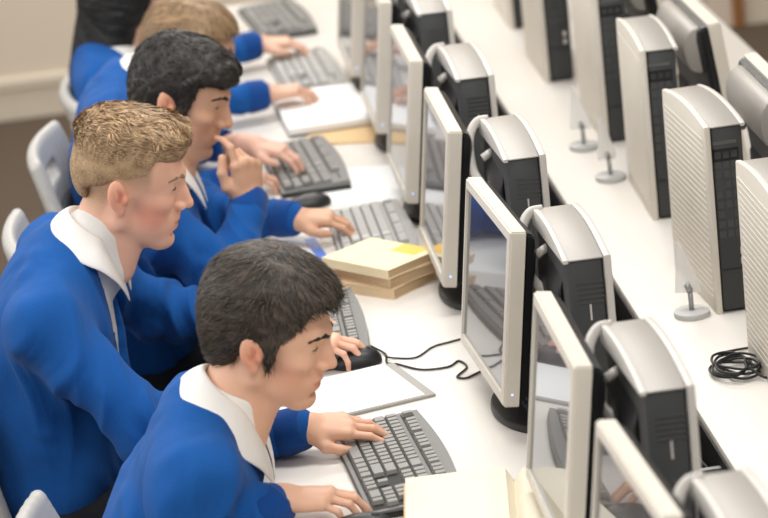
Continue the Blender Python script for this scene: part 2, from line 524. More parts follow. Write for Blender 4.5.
def person(spec):
    """spec: everything in world metres; returns the Empty at the seat"""
    P = spec; h = Head(P['ear'], frame(*P['look']), P.get('hs', 1.0)); res = P.get('res', .003)
    root = thing('person', P['label'], 'person', P['hip'][:2] + (0,))
    inv = Vector(root.location)
    nb = np.array(P['nape'], float); hip = np.array(P['hip'], float)
    sh = {k: np.array(P['sh'][k], float) for k in 'RL'}; el = {k: np.array(P['el'][k], float) for k in 'RL'}; wr = {k: np.array(P['wr'][k], float) for k in 'RL'}
    chest = (sh['R'] + sh['L']) / 2; ax = unit(sh['L'] - sh['R']); upv = unit(nb - hip); fw = unit(np.cross(ax, upv)); upv = np.cross(fw, ax)
    Rb = np.stack([fw, ax, upv], 1)
    pts = np.array([h.w(.15, 0, 0), h.w(-.12, 0, .15), h.w(0, .11, 0), h.w(0, -.11, 0), h.w(0, 0, .17), h.w(.1, 0, -.13), hip, *el.values(), *wr.values(), *sh.values()] + [wr[k] + unit(P['hand'][k]['d']) * .2 for k in 'RL'])
    lo = pts.min(0) - .10; hi = pts.max(0) + .10
    W = P.get('w', 1.0)
    def trunk(g, o, k=.05, low=True):
        c1 = chest + upv * -.06 + fw * .005
        g.ell(c1, (.100 * W + o, .165 * W + o, .155 + o), Rb, k)
        g.ell(chest + upv * -.20, (.098 * W + o, .150 * W + o, .16 + o), Rb, k)
        g.cap(hip + upv * .06, chest - upv * .18, .120 * W + o, .112 * W + o, k)
        for q in (1, -1):
            g.cap(hip + ax * q * .06 + upv * .05, chest + ax * q * .06 - upv * .12, .095 * W + o, .095 * W + o, k)
            g.cap(nb + ax * q * .02 - upv * .028, sh['L' if q > 0 else 'R'] - ax * q * .02, .044 + o, .052 + o, k)
    def arm(g, k_, o, cut=0.0, kk=.02):
        if o < 0: o = -.018
        g.cap(sh[k_], el[k_], .051 * W + o, .043 + o, .06)
        e = wr[k_] - unit(wr[k_] - el[k_]) * cut
        g.cap(el[k_], e, .043 + o, .030 + o * .8, kk)
    # ---- body: one skin
    g = Grid(lo, hi, res)
    head_sdf(g, h, P)
    chin = h.w(.0, 0, -.05)
    g.cap(h.w(-.022, 0, -.035), nb + fw * .035 - upv * .03, .054 * h.s, .060, .02)
    g.cap(h.w(.012, 0, -.062), nb + fw * .075 - upv * .05, .036 * h.s, .046, .025)
    trunk(g, -.012, .04)
    for k_ in 'RL':
        arm(g, k_, -.010)
        H = P['hand'][k_]
        g.cap(wr[k_] - unit(wr[k_] - el[k_]) * .06, wr[k_], .030, .0255, .015)
        hand_sdf(g, wr[k_], H['d'], H['n'], k_ == 'R', H, H.get('sc', .95))
    v, q = mesh_from(g, 'person', 1, .35)
    me = np_mesh('body', v - np.array(inv), q); set_tone(me, skin_tone(v, h, P['skin'], P))
    body = mesh_obj('body', me, M['skin'], root)
    # ---- eyes and brows
    for sgn in (1, -1):
        ec = np.array((.0720, sgn * .0325, .018)); up_, dn_ = P.get('lids', (.12, .17)); mid = P.get('gaze', -.10)
        def on(lon, lat, r): return h.w(*(ec + r * V(math.cos(lat) * math.cos(lon), sgn * math.cos(lat) * math.sin(lon), math.sin(lat)))) - np.array(inv)
        lons = np.linspace(-.62, .80, 19); bowl = lambda x: max(0, 1 - ((x - .05) / .74) ** 2) ** .6
        bm = bmesh.new(); grid = [[bm.verts.new(on(x, mid + y, .0149)) for y in np.linspace(-dn_ * bowl(x) - .002, up_ * bowl(x) + .002, 5)] for x in lons]
        for a_, b_ in zip(grid, grid[1:]):
            for k in range(4): bm.faces.new((a_[k], a_[k + 1], b_[k + 1], b_[k]))
        e = bm_obj('eye', bm, M['eye'], root, smooth=True)
        bm = bmesh.new(); x0_ = .02; ri = .40; grid = []
        for x in np.linspace(x0_ - ri, x0_ + ri, 11):
            hh_ = math.sqrt(max(0, ri * ri - (x - x0_) ** 2)) + .002
            grid.append([bm.verts.new(on(x, mid + y, .0152)) for y in np.linspace(-min(hh_, dn_ * bowl(x)), min(hh_, up_ * bowl(x)), 5)])
        for a_, b_ in zip(grid, grid[1:]):
            for k in range(4): bm.faces.new((a_[k], a_[k + 1], b_[k + 1], b_[k]))
        bm_obj('iris', bm, M['iris'], e, smooth=True)
        bm = bmesh.new(); tube(bm, [on(x, mid + up_ * bowl(x) + .02, .0151) for x in np.linspace(-.62, .88, 14)], [.0005 + .0008 * math.sin(math.pi * k / 13) for k in range(14)], 6)
        bm_obj('lashes', bm, M['iris'], e, smooth=True)
        g = Grid(h.w(.08, sgn * .035, .04) - .04, h.w(.08, sgn * .035, .04) + .04, .0015)
        a = [h.w(.0975, sgn * .011, .035), h.w(.0945, sgn * .024, .0405), h.w(.0855, sgn * .040, .0405), h.w(.074, sgn * .050, .034)]
        for i in range(3): g.cap(a[i], a[i + 1], (.0042, .004, .0034, .002)[i], (.0042, .004, .0034, .002)[i + 1], .003)
        bv, bq = g.surface(); bv = bv + vnormals(bv, bq) * (noise(bv * 500, 2) * .0008)[:, None]
        bme = np_mesh('eyebrow', bv - np.array(inv), bq); set_tone(bme, np.tile(np.array(P.get('brow', P['hair'][0])), (len(bv), 1)))
        mesh_obj('eyebrow', bme, M['hair'], root)
    hair(P, h, root, inv)
    clothes(P, h, root, inv, dict(nb=nb, hip=hip, sh=sh, el=el, wr=wr, chest=chest, ax=ax, upv=upv, fw=fw, Rb=Rb, trunk=trunk, arm=arm, lo=lo, hi=hi))
    return root


def hair(P, h, root, inv):
    st = P['hairstyle']; s = h.s; res = P.get('hres', .0025)
    lo = h.o - .26 * s; hi = h.o + .26 * s
    if st == 'long': lo = lo - V(0, 0, .22)
    g = Grid(lo, hi, res)
    E = lambda f, l, u, a, b, c, k=0.0, op='add', Q=None: g.ell(h.w(f, l, u), (a * s, b * s, c * s), h.R if Q is None else h.R @ Q, k * s, op)
    C = lambda a, b, r0, r1, k=0.0, op='add': g.cap(h.w(*a), h.w(*b), r0 * s, r1 * s, k * s, op)
    B = lambda f, l, u, a, b, c, rnd=0, k=0.0, op='add', Q=None: g.box(h.w(f, l, u), (a * s, b * s, c * s), h.R if Q is None else h.R @ Q, rnd * s, k * s, op)
    RY = lambda a: np.array(Matrix.Rotation(a, 3, 'Y'))
    if st == 'crop':            # clipped sides, thick swept top
        E(-.012, 0, .048, .0945, .0762, .0800)
        E(-.052, 0, .022, .0525, .066, .062, .02)
        E(.030, 0, .045, .0630, .0640, .0640, .02)
        B(.083, 0, -.02, .052, .12, .090, .01, .010, 'sub', RY(.16))              # face
        B(.034, 0, -.112, .070, .12, .140, .01, .025, 'sub', RY(-.28))              # temple and ear
        B(.0, 0, -.150, .2, .2, .100, 0, .03, 'sub')
        E(-.002, 0, .106, .088, .065, .044, .03)
        E(.062, 0, .106, .036, .054, .036, .025)
        E(-.045, 0, .098, .056, .061, .040, .03)
    elif st == 'straight':      # thick straight hair over the forehead, short round the ears
        E(-.024, 0, .066, .106, .088, .102)
        E(.032, 0, .100, .068, .068, .052, .04)
        E(-.066, 0, .012, .054, .070, .080, .03)
        E(.074, 0, .100, .028, .050, .026, .025)
        B(.104, 0, -.016, .068, .12, .100, .02, .010, 'sub', RY(.36))
        B(.020, 0, -.078, .058, .14, .072, .015, .008, 'sub', RY(.0))
        for q in (1, -1):
            E(.016, q * .070, .014, .012, .009, .032, .010)
            E(-.013, q * .090, -.004, .024, .020, .034, .006, 'sub')
        B(.0, 0, -.165, .2, .2, .084, 0, .02, 'sub')
    elif st == 'wavy':          # short wavy hair with volume on top
        E(-.016, 0, .054, .105, .087, .092)
        E(.045, 0, .088, .060, .066, .042, .04)
        E(-.060, 0, .010, .054, .068, .075, .03)
        E(.080, 0, .092, .026, .046, .024, .02)
        B(.086, 0, -.040, .050, .12, .102, .02, .010, 'sub', RY(.10))
        B(.020, 0, -.078, .056, .14, .066, .015, .008, 'sub')
        for q in (1, -1):
            E(.020, q * .070, .004, .011, .008, .034, .010)
            E(-.013, q * .089, -.006, .023, .020, .032, .006, 'sub')
        B(.0, 0, -.155, .2, .2, .085, 0, .02, 'sub')
    elif st == 'tied':          # smooth side-parted hair over the ears
        E(-.016, 0, .052, .106, .088, .090)
        E(.035, 0, .070, .066, .070, .056, .04)
        for q in (1, -1): E(-.020, q * .066, -.010, .056, .022, .060, .03)
        E(-.070, 0, -.010, .050, .068, .075, .03)
        B(.100, 0, -.040, .060, .12, .104, .02, .012, 'sub', RY(.36))
        B(.0, 0, -.180, .2, .2, .095, 0, .02, 'sub')
    else:                       # long loose hair down the back
        E(-.016, 0, .052, .110, .094, .094)
        E(.030, 0, .070, .066, .074, .054, .04)
        C((-.055, 0, .0), (-.085, 0, -.17), .078, .072, .04)
        for q in (1, -1): C((-.03, q * .055, -.02), (-.06, q * .065, -.17), .045, .045, .03)
        B(.096, 0, -.060, .058, .12, .115, .02, .012, 'sub', RY(.15))
    v, q = g.surface(); v = relax(v, q, 2, .45)
    n = vnormals(v, q); L = h.loc(v); amp = P.get('hairamp', 1.0)
    top = np.clip((L[:, 2] - .055) / .05, 0, 1)
    if st == 'crop':
        d = noise(L * V(95, 120, 60) + noise(L * 40, 3)[:, None] * .8, 4) * .0052 * top + noise(L * V(230, 260, 130), 5) * .0022 * (.12 + top)
    elif st == 'wavy':
        d = noise(L * V(70, 85, 70) + noise(L * 40, 3)[:, None], 4) * .0042 + noise(L * V(220, 260, 170), 5) * .0014
    else:
        ang = np.arctan2(L[:, 1], L[:, 2] - .02)
        d = noise(np.stack([ang * 9, L[:, 0] * 26, L[:, 2] * 14], 1), 4) * .0030 + noise(np.stack([ang * 34, L[:, 0] * 40, L[:, 2] * 30], 1), 5) * .0015
    v = v + n * (d * amp)[:, None]
    # locks: thin tapered blades rooted in the surface, following the way the hair is combed
    rng = np.random.default_rng(P.get('seed', 1)); m = P.get('locks', 5000)
    pick = rng.choice(len(v), m); L = h.loc(v[pick]); N = n[pick]
    Nl = N @ h.R
    if st == 'crop':
        tw = 1.5 * noise(L * 45, 6); cs, sn = np.cos(tw), np.sin(tw)
        flow = np.stack([.75 * cs + .35 * sn, -.35 * cs + .75 * sn, .1 + 0 * cs], 1) + rng.normal(0, .14, (m, 3)); ln = (.0025 + .017 * np.clip((L[:, 2] - .065) / .04, 0, 1)) * rng.uniform(.5, 1.1, m); lift = (.04 + .26 * np.clip((L[:, 2] - .065) / .04, 0, 1))[:, None]
        low = L[:, 2] < .07; flow[low] = V(-.3, 0, -1) + rng.normal(0, .2, (low.sum(), 3))
    elif st == 'wavy':
        flow = np.stack([.6 + 0 * L[:, 0], L[:, 1] * 5, -.1 - 6 * np.clip(.07 - L[:, 2], 0, 1)], 1) + rng.normal(0, .12, (m, 3)) + np.stack([noise(L * 38, 6), noise(L * 38, 7), noise(L * 38, 8)], 1) * .9; ln = .015 * rng.uniform(.5, 1.2, m); lift = .05
    else:
        fr = np.clip(L[:, 0] * 12, -1, 1)
        flow = np.stack([.9 * fr, L[:, 1] * 7, -.35 - 5 * np.clip(.09 - L[:, 2], 0, 1)], 1) + rng.normal(0, .16, (m, 3)); ln = .026 * rng.uniform(.6, 1.2, m); lift = .03
    flow -= Nl * (flow * Nl).sum(1, keepdims=True); flow /= np.linalg.norm(flow, axis=1, keepdims=True) + 1e-9
    side = np.cross(flow, Nl); wd = rng.uniform(.0006, .0013, m) * P.get('lockw', 1.0)
    b0 = L - Nl * .0015
    mid = L + (flow * (1 - lift * .4) + Nl * lift * .75) * (ln * .5)[:, None] + Nl * .0008
    tip = L + (flow + Nl * lift * .8) * ln[:, None]
    tri = np.stack([b0 - side * wd[:, None], b0 + side * wd[:, None], mid + side * (wd * .8)[:, None], tip, mid - side * (wd * .8)[:, None]], 1).reshape(-1, 3) * s
    tri = h.o + tri @ h.R.T
    a = np.arange(m) * 5
    c0, c1 = np.array(P['hair'][0]), np.array(P['hair'][1])
    t0 = np.clip(.45 + .5 * noise(h.loc(v) * V(60, 110, 60), 8), 0, 1)
    if st == 'crop':                                                            # clipped sides are darker and greyer than the top
        tp = np.clip((h.loc(v)[:, 2] - .05) / .045, 0, 1); t0 = t0 * (.62 + .38 * tp) + .12 * (1 - tp)
    tl = np.repeat(np.clip(rng.uniform(0, 1, m), 0, 1), 5)
    allv = np.concatenate([v, tri]); col = np.concatenate([c0 + (c1 - c0) * t0[:, None], c0 + (c1 - c0) * tl[:, None]])
    me = bpy.data.meshes.new('hair')
    tris = np.concatenate([np.stack([a + 4, a + 2, a + 3], 1)]) + len(v); qd = np.stack([a, a + 1, a + 2, a + 4], 1) + len(v)
    qs = np.concatenate([q, qd]); nl = qs.size + tris.size
    me.vertices.add(len(allv)); me.vertices.foreach_set('co', (allv - np.array(inv)).astype(np.float32).ravel())
    me.loops.add(nl); me.loops.foreach_set('vertex_index', np.concatenate([qs.ravel(), tris.ravel()]).astype(np.int32))
    me.polygons.add(len(qs) + len(tris))
    me.polygons.foreach_set('loop_start', np.concatenate([np.arange(len(qs)) * 4, qs.size + np.arange(len(tris)) * 3]).astype(np.int32))
    me.polygons.foreach_set('use_smooth', np.ones(len(qs) + len(tris), bool)); me.update(calc_edges=True)
    set_tone(me, col); tag(mesh_obj('hair', me, M['hair'], root), P['hairlabel'])


def clothes(P, h, root, inv, d):
    nb, hip, sh, el, wr, chest, ax, upv, fw, Rb, trunk, arm = (d[k] for k in ('nb', 'hip', 'sh', 'el', 'wr', 'chest', 'ax', 'upv', 'fw', 'Rb', 'trunk', 'arm'))
    res = P.get('cres', .0042); I = np.array(inv)
    neck = nb + fw * .045                                                        # middle of the neck opening
    V0 = chest + fw * (.095 + .01) - upv * P.get('vdepth', .17)                  # lowest point of the V
    # jumper
    g = Grid(d['lo'] - .03, d['hi'] + .03, res)
    trunk(g, .010, .05)
    for k_ in 'RL': arm(g, k_, .012, P['cuff'][k_], .035)
    g.cap(h.w(-.02, 0, -.06), neck - upv * .02, .062, P.get('hole', .076), .0, 'sub')
    for t in np.linspace(0, 1, 9):                                               # V opening
        c = neck + fw * .05 + upv * .0 + (V0 - neck - fw * .05) * t; w = P.get('vwide', .052) * (1 - t) ** P.get('vpow', .9) + .003
        g.cap(c - fw * .05, c + fw * .10, w, w, .0, 'sub')
    g.half(hip - V(0, 0, .07), (0, 0, -1))
    v, q = g.surface(); v = relax(v, q, 3, .5); n = vnormals(v, q)
    fold = lambda x: np.sin(x) * np.abs(np.sin(x)) ** .5 - .35 * np.abs(np.cos(x))
    f = 0
    for k_ in 'RL':                                                              # folds gather at elbow, armpit and waist
        for c, r, a, fr in ((el[k_], .10, .0075, 55), (sh[k_] - upv * .07 + fw * .03, .13, .0065, 42), ((wr[k_] + el[k_]) / 2, .10, .0045, 60)):
            dd = np.linalg.norm(v - c, axis=1); t = unit(wr[k_] - sh[k_]); b = unit(np.cross(t, ax + V(0, 0, .3)))
            u = (v - c) @ t; w_ = (v - c) @ b
            f = f + 1.7 * a * np.exp(-(dd / r) ** 2) * fold(u * fr * 2 + 2.2 * noise(np.stack([u * 12, w_ * 9, 0 * u + r * 30], 1), 5) * 2 + w_ * 26)
    f = f + .008 * noise(v * 11, P.get('seed', 1)) + .0045 * noise(v * V(24, 24, 14) + noise(v * 9, 4)[:, None], 12)
    for k_ in 'RL': f = f * np.clip((np.linalg.norm(v - wr[k_], axis=1) - .03) / .07, .12, 1)
    dn = np.linalg.norm(v - neck, axis=1)
    v = v + n * (f * np.clip((dn - .07) / .06, 0, 1))[:, None]
    jm = mesh_obj('jumper', np_mesh('jumper', v - I, q), M['blue'], root)
    # ribbed cuffs
    for k_ in 'RL':
        a = unit(wr[k_] - el[k_]); e = wr[k_] - a * P['cuff'][k_]; bm = bmesh.new(); s_ = unit(np.cross(a, V(.3, .2, 1))); u_ = np.cross(s_, a); rings = []
        for t, r in ((-.036, .040), (-.026, .0425), (.0, .0405), (.012, .0390), (.018, .0365), (.017, .031), (.0, .029)):
            rings.append([bm.verts.new(e + a * t + (s_ * math.cos(x) + u_ * math.sin(x)) * (r + .0007 * (i % 2))) for i, x in enumerate(np.linspace(0, 2 * math.pi, 72, endpoint=False))])
        for i in range(len(rings) - 1):
            for j in range(72): bm.faces.new((rings[i][j], rings[i][(j + 1) % 72], rings[i + 1][(j + 1) % 72], rings[i + 1][j]))
        for vv in bm.verts: vv.co -= inv
        bm_obj('cuff', bm, M['bluerib'], jm, smooth=True)
    # shirt seen in the V
    g = Grid(chest - .26, chest + .26, .0045)
    trunk(g, -.003, .05)
    g.cap(neck + upv * .015, neck - upv * .05, .058, .066, .03)
    g.half(chest - upv * .20, -upv)
    g.half(chest + ax * .085, ax); g.half(chest - ax * .085, -ax); g.half(chest - fw * .02, -fw)
    v, q = g.surface(); v = relax(v, q, 3, .5); n = vnormals(v, q)
    v = v + n * (.003 * noise(v * V(30, 30, 14), 21))[:, None]
    st = mesh_obj('shirt', np_mesh('shirt', v - I, q), M['shirt'], root)
    # collar: a stand round the neck and a fall that ends in two points
    bm = bmesh.new(); rows = []; N = 56
    tl = np.array(P.get('collar_tilt', (0, 0, 0)), float)
    for i in range(N + 1):
        t = i / N * 2 - 1; ang = math.pi + t * math.pi * .955                    # 0: front, pi: back
        rad = fw * math.cos(ang) + ax * math.sin(ang); fr = max(0, math.cos(ang)); bk = max(0, -math.cos(ang))
        c = neck + upv * (.028 + .028 * bk - P.get('cdrop', .082) * fr ** 1.4) + fw * (.004 + P.get('cfwd', 0) * fr)
        r0 = .060 - .006 * fr
        top = c + rad * r0
        sd = math.sin(ang) ** 2
        ln = .044 + (P.get('clen', .056) - .044) * sd + .010 * abs(t) + (P.get('cpoint', .034) * max(0, (abs(t) - .72) / .28))
        out = unit(rad * (.50 + (P.get('cout', .70) - .50) * sd - .22 * fr) - upv * .80)
        pts = [c + rad * (r0 - .001) - upv * .030, c + rad * (r0 - .0015) - upv * .012, top, top + rad * .0045 - upv * .001]
        for k in (.25, .5, .75, 1.0):
            pts.append(top + rad * .006 + out * ln * k + rad * .008 * math.sin(k * 2.2) + (ax * np.sign(math.sin(ang)) * .012) * k * max(0, (abs(t) - .8) / .2))
        rows.append([bm.verts.new(p - I) for p in pts])
    for i in range(N):
        for j in range(len(rows[0]) - 1): bm.faces.new((rows[i][j], rows[i][j + 1], rows[i + 1][j + 1], rows[i + 1][j]))
    o = bm_obj('collar', bm, M['shirt'], st, smooth=True)
    md = o.modifiers.new('thick', 'SOLIDIFY'); md.thickness = .003; md.offset = 0
    md = o.modifiers.new('sub', 'SUBSURF'); md.levels = md.render_levels = 1
    # trousers and shoes
    g = Grid(np.minimum(hip, hip) - V(.2, .3, hip[2] + .01), hip + V(.62, .3, .2), .008)
    for q_ in (1, -1):
        a = hip + ax * q_ * .085; a = V(a[0], a[1], .53); kn = V(hip[0] + P.get('thigh', .38), hip[1] + q_ * .11, .53); an = V(hip[0] + P.get('thigh', .38) - .03, hip[1] + q_ * .12, .10)
        g.cap(a, kn, .085, .062, .03); g.cap(kn, an, .062, .046, .03)
    g.ell(V(hip[0], hip[1], .55), (.13, .175, .10), None, .04)
    v, q = g.surface(); v = relax(v, q, 2, .5); v = v + vnormals(v, q) * (.004 * noise(v * 22, 31))[:, None]
    mesh_obj('trousers', np_mesh('trousers', v - I, q), M['trousers'], root)
    for q_ in (1, -1):
        an = V(hip[0] + P.get('thigh', .38) - .03, hip[1] + q_ * .12, .10)
        g = Grid(an - V(.1, .1, .11), an + V(.26, .1, .06), .005)
        g.cap(an - V(.02, 0, .055), an + V(.13, q_ * .015, -.062), .042, .036, .02); g.cap(an - V(0, 0, .02), an - V(.01, 0, .05), .045, .05, .03)
        g.half(an - V(0, 0, .098), (0, 0, -1))
        v, q = g.surface(); v = relax(v, q, 2, .5)
        mesh_obj('shoe', np_mesh('shoe', v - I, q), M['black'], root)
# ------------------------------------------------------------------ camera (135 mm, from above the end of the row)
CAM = V(-.73218, -3.91264, 2.6222); YAW, PIT, ROL = .0805, .30705, -.10861
fwv = V(math.sin(YAW) * math.cos(PIT), math.cos(YAW) * math.cos(PIT), -math.sin(PIT))
rv = V(math.cos(YAW), -math.sin(YAW), 0); uv = np.cross(rv, fwv)
Rv = rv * math.cos(ROL) + uv * math.sin(ROL); Uv = -rv * math.sin(ROL) + uv * math.cos(ROL)
cam = bpy.data.cameras.new('camera'); cam.sensor_width = 36; cam.lens = 2882.3 / 768 * 36
cam.clip_start = .1; cam.clip_end = 60
cam.dof.use_dof = True; cam.dof.focus_distance = 5.25; cam.dof.aperture_fstop = 4.0
co = bpy.data.objects.new('camera', cam); COL.objects.link(co)
co.matrix_world = Matrix(((Rv[0], Uv[0], -fwv[0], CAM[0]), (Rv[1], Uv[1], -fwv[1], CAM[1]), (Rv[2], Uv[2], -fwv[2], CAM[2]), (0, 0, 0, 1)))
SC.camera = co

# ------------------------------------------------------------------ room
FX0, FX1, FY0, FY1, FZ = -3.2, 3.4, -5.2, 6.65, 3.1
def struct(name, bm, m):
    return tag(bm_obj(name, bm, m), kind='structure')
bm = bmesh.new(); box(bm, FX0, FX1, FY0, FY1, -.1, 0); struct('floor', bm, M['floor'])
bm = bmesh.new(); box(bm, FX0, FX1, FY1, FY1 + .12, 0, FZ); struct('wall_back', bm, M['wall'])
bm = bmesh.new(); box(bm, FX1, FX1 + .12, FY0, FY1, 0, FZ); struct('wall_right', bm, M['wall'])
bm = bmesh.new()
for y0_, y1_, z0_, z1_ in ((FY0, FY1, 0, 1.0), (FY0, FY1, 2.7, FZ), (FY0, -1.6, 1.0, 2.7), (4.6, FY1, 1.0, 2.7)): box(bm, FX0 - .12, FX0, y0_, y1_, z0_, z1_)
struct('wall_left', bm, M['wall'])
bm = bmesh.new()
for y_ in (-1.57, -.02, 1.5, 3.02, 4.57): box(bm, FX0 - .09, FX0 - .03, y_ - .03, y_ + .03, 1.0, 2.7)
for z_ in (1.03, 2.67): box(bm, FX0 - .09, FX0 - .03, -1.6, 4.6, z_ - .03, z_ + .03)
wf = struct('window_1', bm, M['trim'])
bm = bmesh.new(); box(bm, FX0 - .064, FX0 - .058, -1.57, 4.57, 1.03, 2.67); bm_obj('pane', bm, M['clear'], wf)
bm = bmesh.new(); prism(bm, [(FY1, 0), (FY1, .16), (FY1 - .012, .16), (FY1 - .022, .148), (FY1 - .022, .118), (FY1 - .012, .112), (FY1 - .012, 0)], 'x', FX0, 1.42)
struct('baseboard_back', bm, M['skirt'])
bm = bmesh.new(); box(bm, 1.545, 1.585, FY1 - .03, FY1, 0, 2.06, .004); struct('trim_1', bm, M['wood'])

# ------------------------------------------------------------------ desks
def desk(label, x0, x1, y0, y1, far):
    t = thing('desk', label, 'desk', ((x0 + x1) / 2, (y0 + y1) / 2, 0)); w = (x1 - x0) / 2; l = (y1 - y0) / 2
    bm = bmesh.new(); box(bm, -w, w, -l, l, TOP - .026, TOP, .004); bm_obj('desktop', bm, M['desk'], t, auto=True)
    s = 1 if far else -1
    bm = bmesh.new(); box(bm, s * w - .0015, s * w + .0015, -l + .004, l - .004, TOP - .024, TOP - .003); bm_obj('edge_band', bm, M['desk_edge'], t)
    for sx in (-1, 1):
        for sy in (-1, -.238, .224, 1):
            bm = bmesh.new(); x = sx * (w - .07); y = sy * (l - .1); box(bm, x - .02, x + .02, y - .02, y + .02, 0, TOP - .026, .003); bm_obj('leg', bm, M['steel'], t, auto=True)
    bm = bmesh.new(); box(bm, -s * (w - .05) - .009, -s * (w - .05) + .009, -l + .12, l - .12, .34, TOP - .026); bm_obj('modesty_panel', bm, M['grey'], t)
    return t
desk('long white desk where the five pupils in blue sit typing', -.61, .115, -1.25, 4.75, False)
desk('long white desk on the far side of the dark cable gap', .186, .89, -1.25, 4.75, True)
# the dark trunking in the gap and the wires lying in it
tr = thing('cable_tray', 'dark cable tray in the gap between the two long white desks', 'cable tray', (.15, 1.75, 0))
bm = bmesh.new(); prism(bm, [(-.0345, .728), (-.0345, .60), (.0345, .60), (.0345, .728), (.031, .728), (.031, .604), (-.031, .604), (-.031, .728)], 'y', -2.95, 2.95); bm_obj('channel', bm, M['slot'], tr)
rng = random.Random(5)
for i in range(5):
    pts = [(-.02 + .01 * i + rng.uniform(-.008, .008), -2.9 + k * .2, .65 + .02 * rng.random() + .012 * (i % 3)) for k in range(30)]
    bm = bmesh.new(); tube(bm, smooth_path(pts, 4), .0035, 6); bm_obj('wire', bm, M['steel'] if i == 2 else M['black'], tr, smooth=True)
for k in range(9):
    bm = bmesh.new(); y = -2.4 + k * .66; box(bm, -.031, .031, y - .006, y + .006, .70, .708); bm_obj('bracket', bm, M['steel'], tr)
for y in (-1.2, 1.2):
    bm = bmesh.new(); box(bm, -.012, .012, y - .02, y + .02, 0, .60); bm_obj('post', bm, M['steel'], tr)

# ------------------------------------------------------------------ computers
def side_details(t, xs, ye, n):
    """slots, ports and vents on the narrow end face at y = ye; n = -1 towards the camera"""
    y = ye + n * .0012
    def b(nm, x0, x1, z0, z1, m):
        bm = bmesh.new(); box(bm, x0, x1, min(ye, y), max(ye, y), z0, z1); bm_obj(nm, bm, m, t)
    b('vent', xs - .024, xs + .014, .338, .346, M['port'])
    return b

def make_tower(label, style):
    """a slim upright computer: its pale cover plate on the +x side, its narrow dark ends along y"""
    t = thing('computer_tower', label, 'computer', (0, 0, 0))
    x0, x1, hy, hz = -.036, .026, .160, .379
    side = [(-hy, .006), (hy, .006), (hy, hz - .012), (hy - .02, hz), (-hy + .004, hz), (-hy, hz - .006)]
    bm = bmesh.new(); prism(bm, side, 'x', x0, x1, .006); body = bm_obj('case', bm, M['charcoal'], t, auto=True)
    # top cap, arched along its length
    pr = [(-hy - .002, hz - .001)] + [(y, hz + .0015 + .014 * (1 - (y / hy) ** 2)) for y in np.linspace(-hy - .002, hy, 14)] + [(hy + .003, hz - .02)]
    bm = bmesh.new(); prism(bm, pr, 'x', x0 + .002, x1 + .002, .003); bm_obj('top_cap', bm, M['silver'], t, auto=True)
    pr = [(-hy - .003, hz - .004)] + [(y, hz + .0030 + .014 * (1 - (y / hy) ** 2)) for y in np.linspace(-hy - .003, hy, 14)] + [(hy + .004, hz - .03)]
    bm = bmesh.new(); prism(bm, pr, 'x', x0 - .006, x0 + .004, .002); bm_obj('trim_strip', bm, M['trim'], t, auto=True)
    # cover plate with fine level ridges
    pr = [(-hy - .004, .0), (hy + .004, .0), (hy + .004, hz - .03)] + [(y, hz + .0035 + .014 * (1 - (y / hy) ** 2)) for y in np.linspace(hy, -hy - .003, 14)] + [(-hy - .004, hz - .006)]
    bm = bmesh.new(); prism(bm, pr, 'x', x1 + .002, x1 + .015, .003); pl = bm_obj('cover_plate', bm, M['cream'] if style == 'back' else M['trim'], t, auto=True)
    bm = bmesh.new()
    for k in range(26):
        z = .03 + k * .0128; box(bm, x1 + .0145, x1 + .0162, -hy + .012, hy - .012, z, z + .005)
    bm_obj('ridge', bm, M['cream'] if style == 'back' else M['trim'], pl)
    # bail handle that loops out of the far top corner
    if style == 'front':
        pts = smooth_path([(x0 + .012, hy - .012, hz + .002), (x0 - .012, hy - .016, hz + .000), (x0 - .030, hy - .030, hz - .022), (x0 - .036, hy - .05, hz - .060), (x0 - .030, hy - .075, hz - .098), (x0 - .002, hy - .11, hz - .130)], 7)
        bm = bmesh.new(); tube(bm, pts, .0095, 10, flat=.42, up=(0, 1, 0)); bm_obj('handle', bm, M['trim'], t, smooth=True)
        bm = bmesh.new(); tube(bm, [(x0 + .004, hy - .10, hz - .040), (x0 - .018, hy - .10, hz - .052)], .008, 14); bm_obj('latch', bm, M['trim'], t, smooth=True)
        pr = [(x0, hz - .05), (x0 - .012, hz - .08), (x0 - .012, .10), (x0, .06)]
        bm = bmesh.new(); prism(bm, pr, 'y', -hy + .06, hy - .05, .006); bm_obj('mounting_block', bm, M['black'], t, auto=True)
    ye = -hy
    def b(nm, xa, xb, za, zb, m, d=.0014):
        bm = bmesh.new(); box(bm, xa, xb, ye - d, ye + .001, za, zb); bm_obj(nm, bm, m, t)
    if style == 'front':
        b('slot', x0 + .034, x0 + .037, .270, .298, M['trim']); b('slot', x0 + .035, x0 + .037, .222, .238, M['port'])
        for k in range(5): b('vent', x0 + .014, x0 + .062, .30 + k * .009, .303 + k * .009, M['socket'])
        b('slot', x0 + .036, x0 + .0375, .196, .208, M['port']); b('slot', x0 + .012, x0 + .064, .150, .152, M['slot'])
    else:
        b('label_plate', x0 + .014, x0 + .060, .343, .350, M['port'])
        for r in range(9):
            for c in range(3):
                if (r, c) in ((2, 1), (5, 2)): continue
                b('port', x0 + .014 + c * .016, x0 + .026 + c * .016, .155 + r * .020, .169 + r * .020, M['socket'])
        b('port', x0 + .012, x0 + .020, .118, .132, M['trim']); b('port', x0 + .012, x0 + .020, .098, .110, M['trim'])
        b('seam', x0 + .004, x1 - .004, .088, .0895, M['slot'])
        for k in range(10): b('vent', x0 + .010, x0 + .064, .310 + k * .0026, .3112 + k * .0026, M['slot'])
    bm = bmesh.new(); box(bm, x0 + .004, x1 - .004, -hy + .01, hy - .01, 0, .007); bm_obj('foot', bm, M['black'], t)
    return t

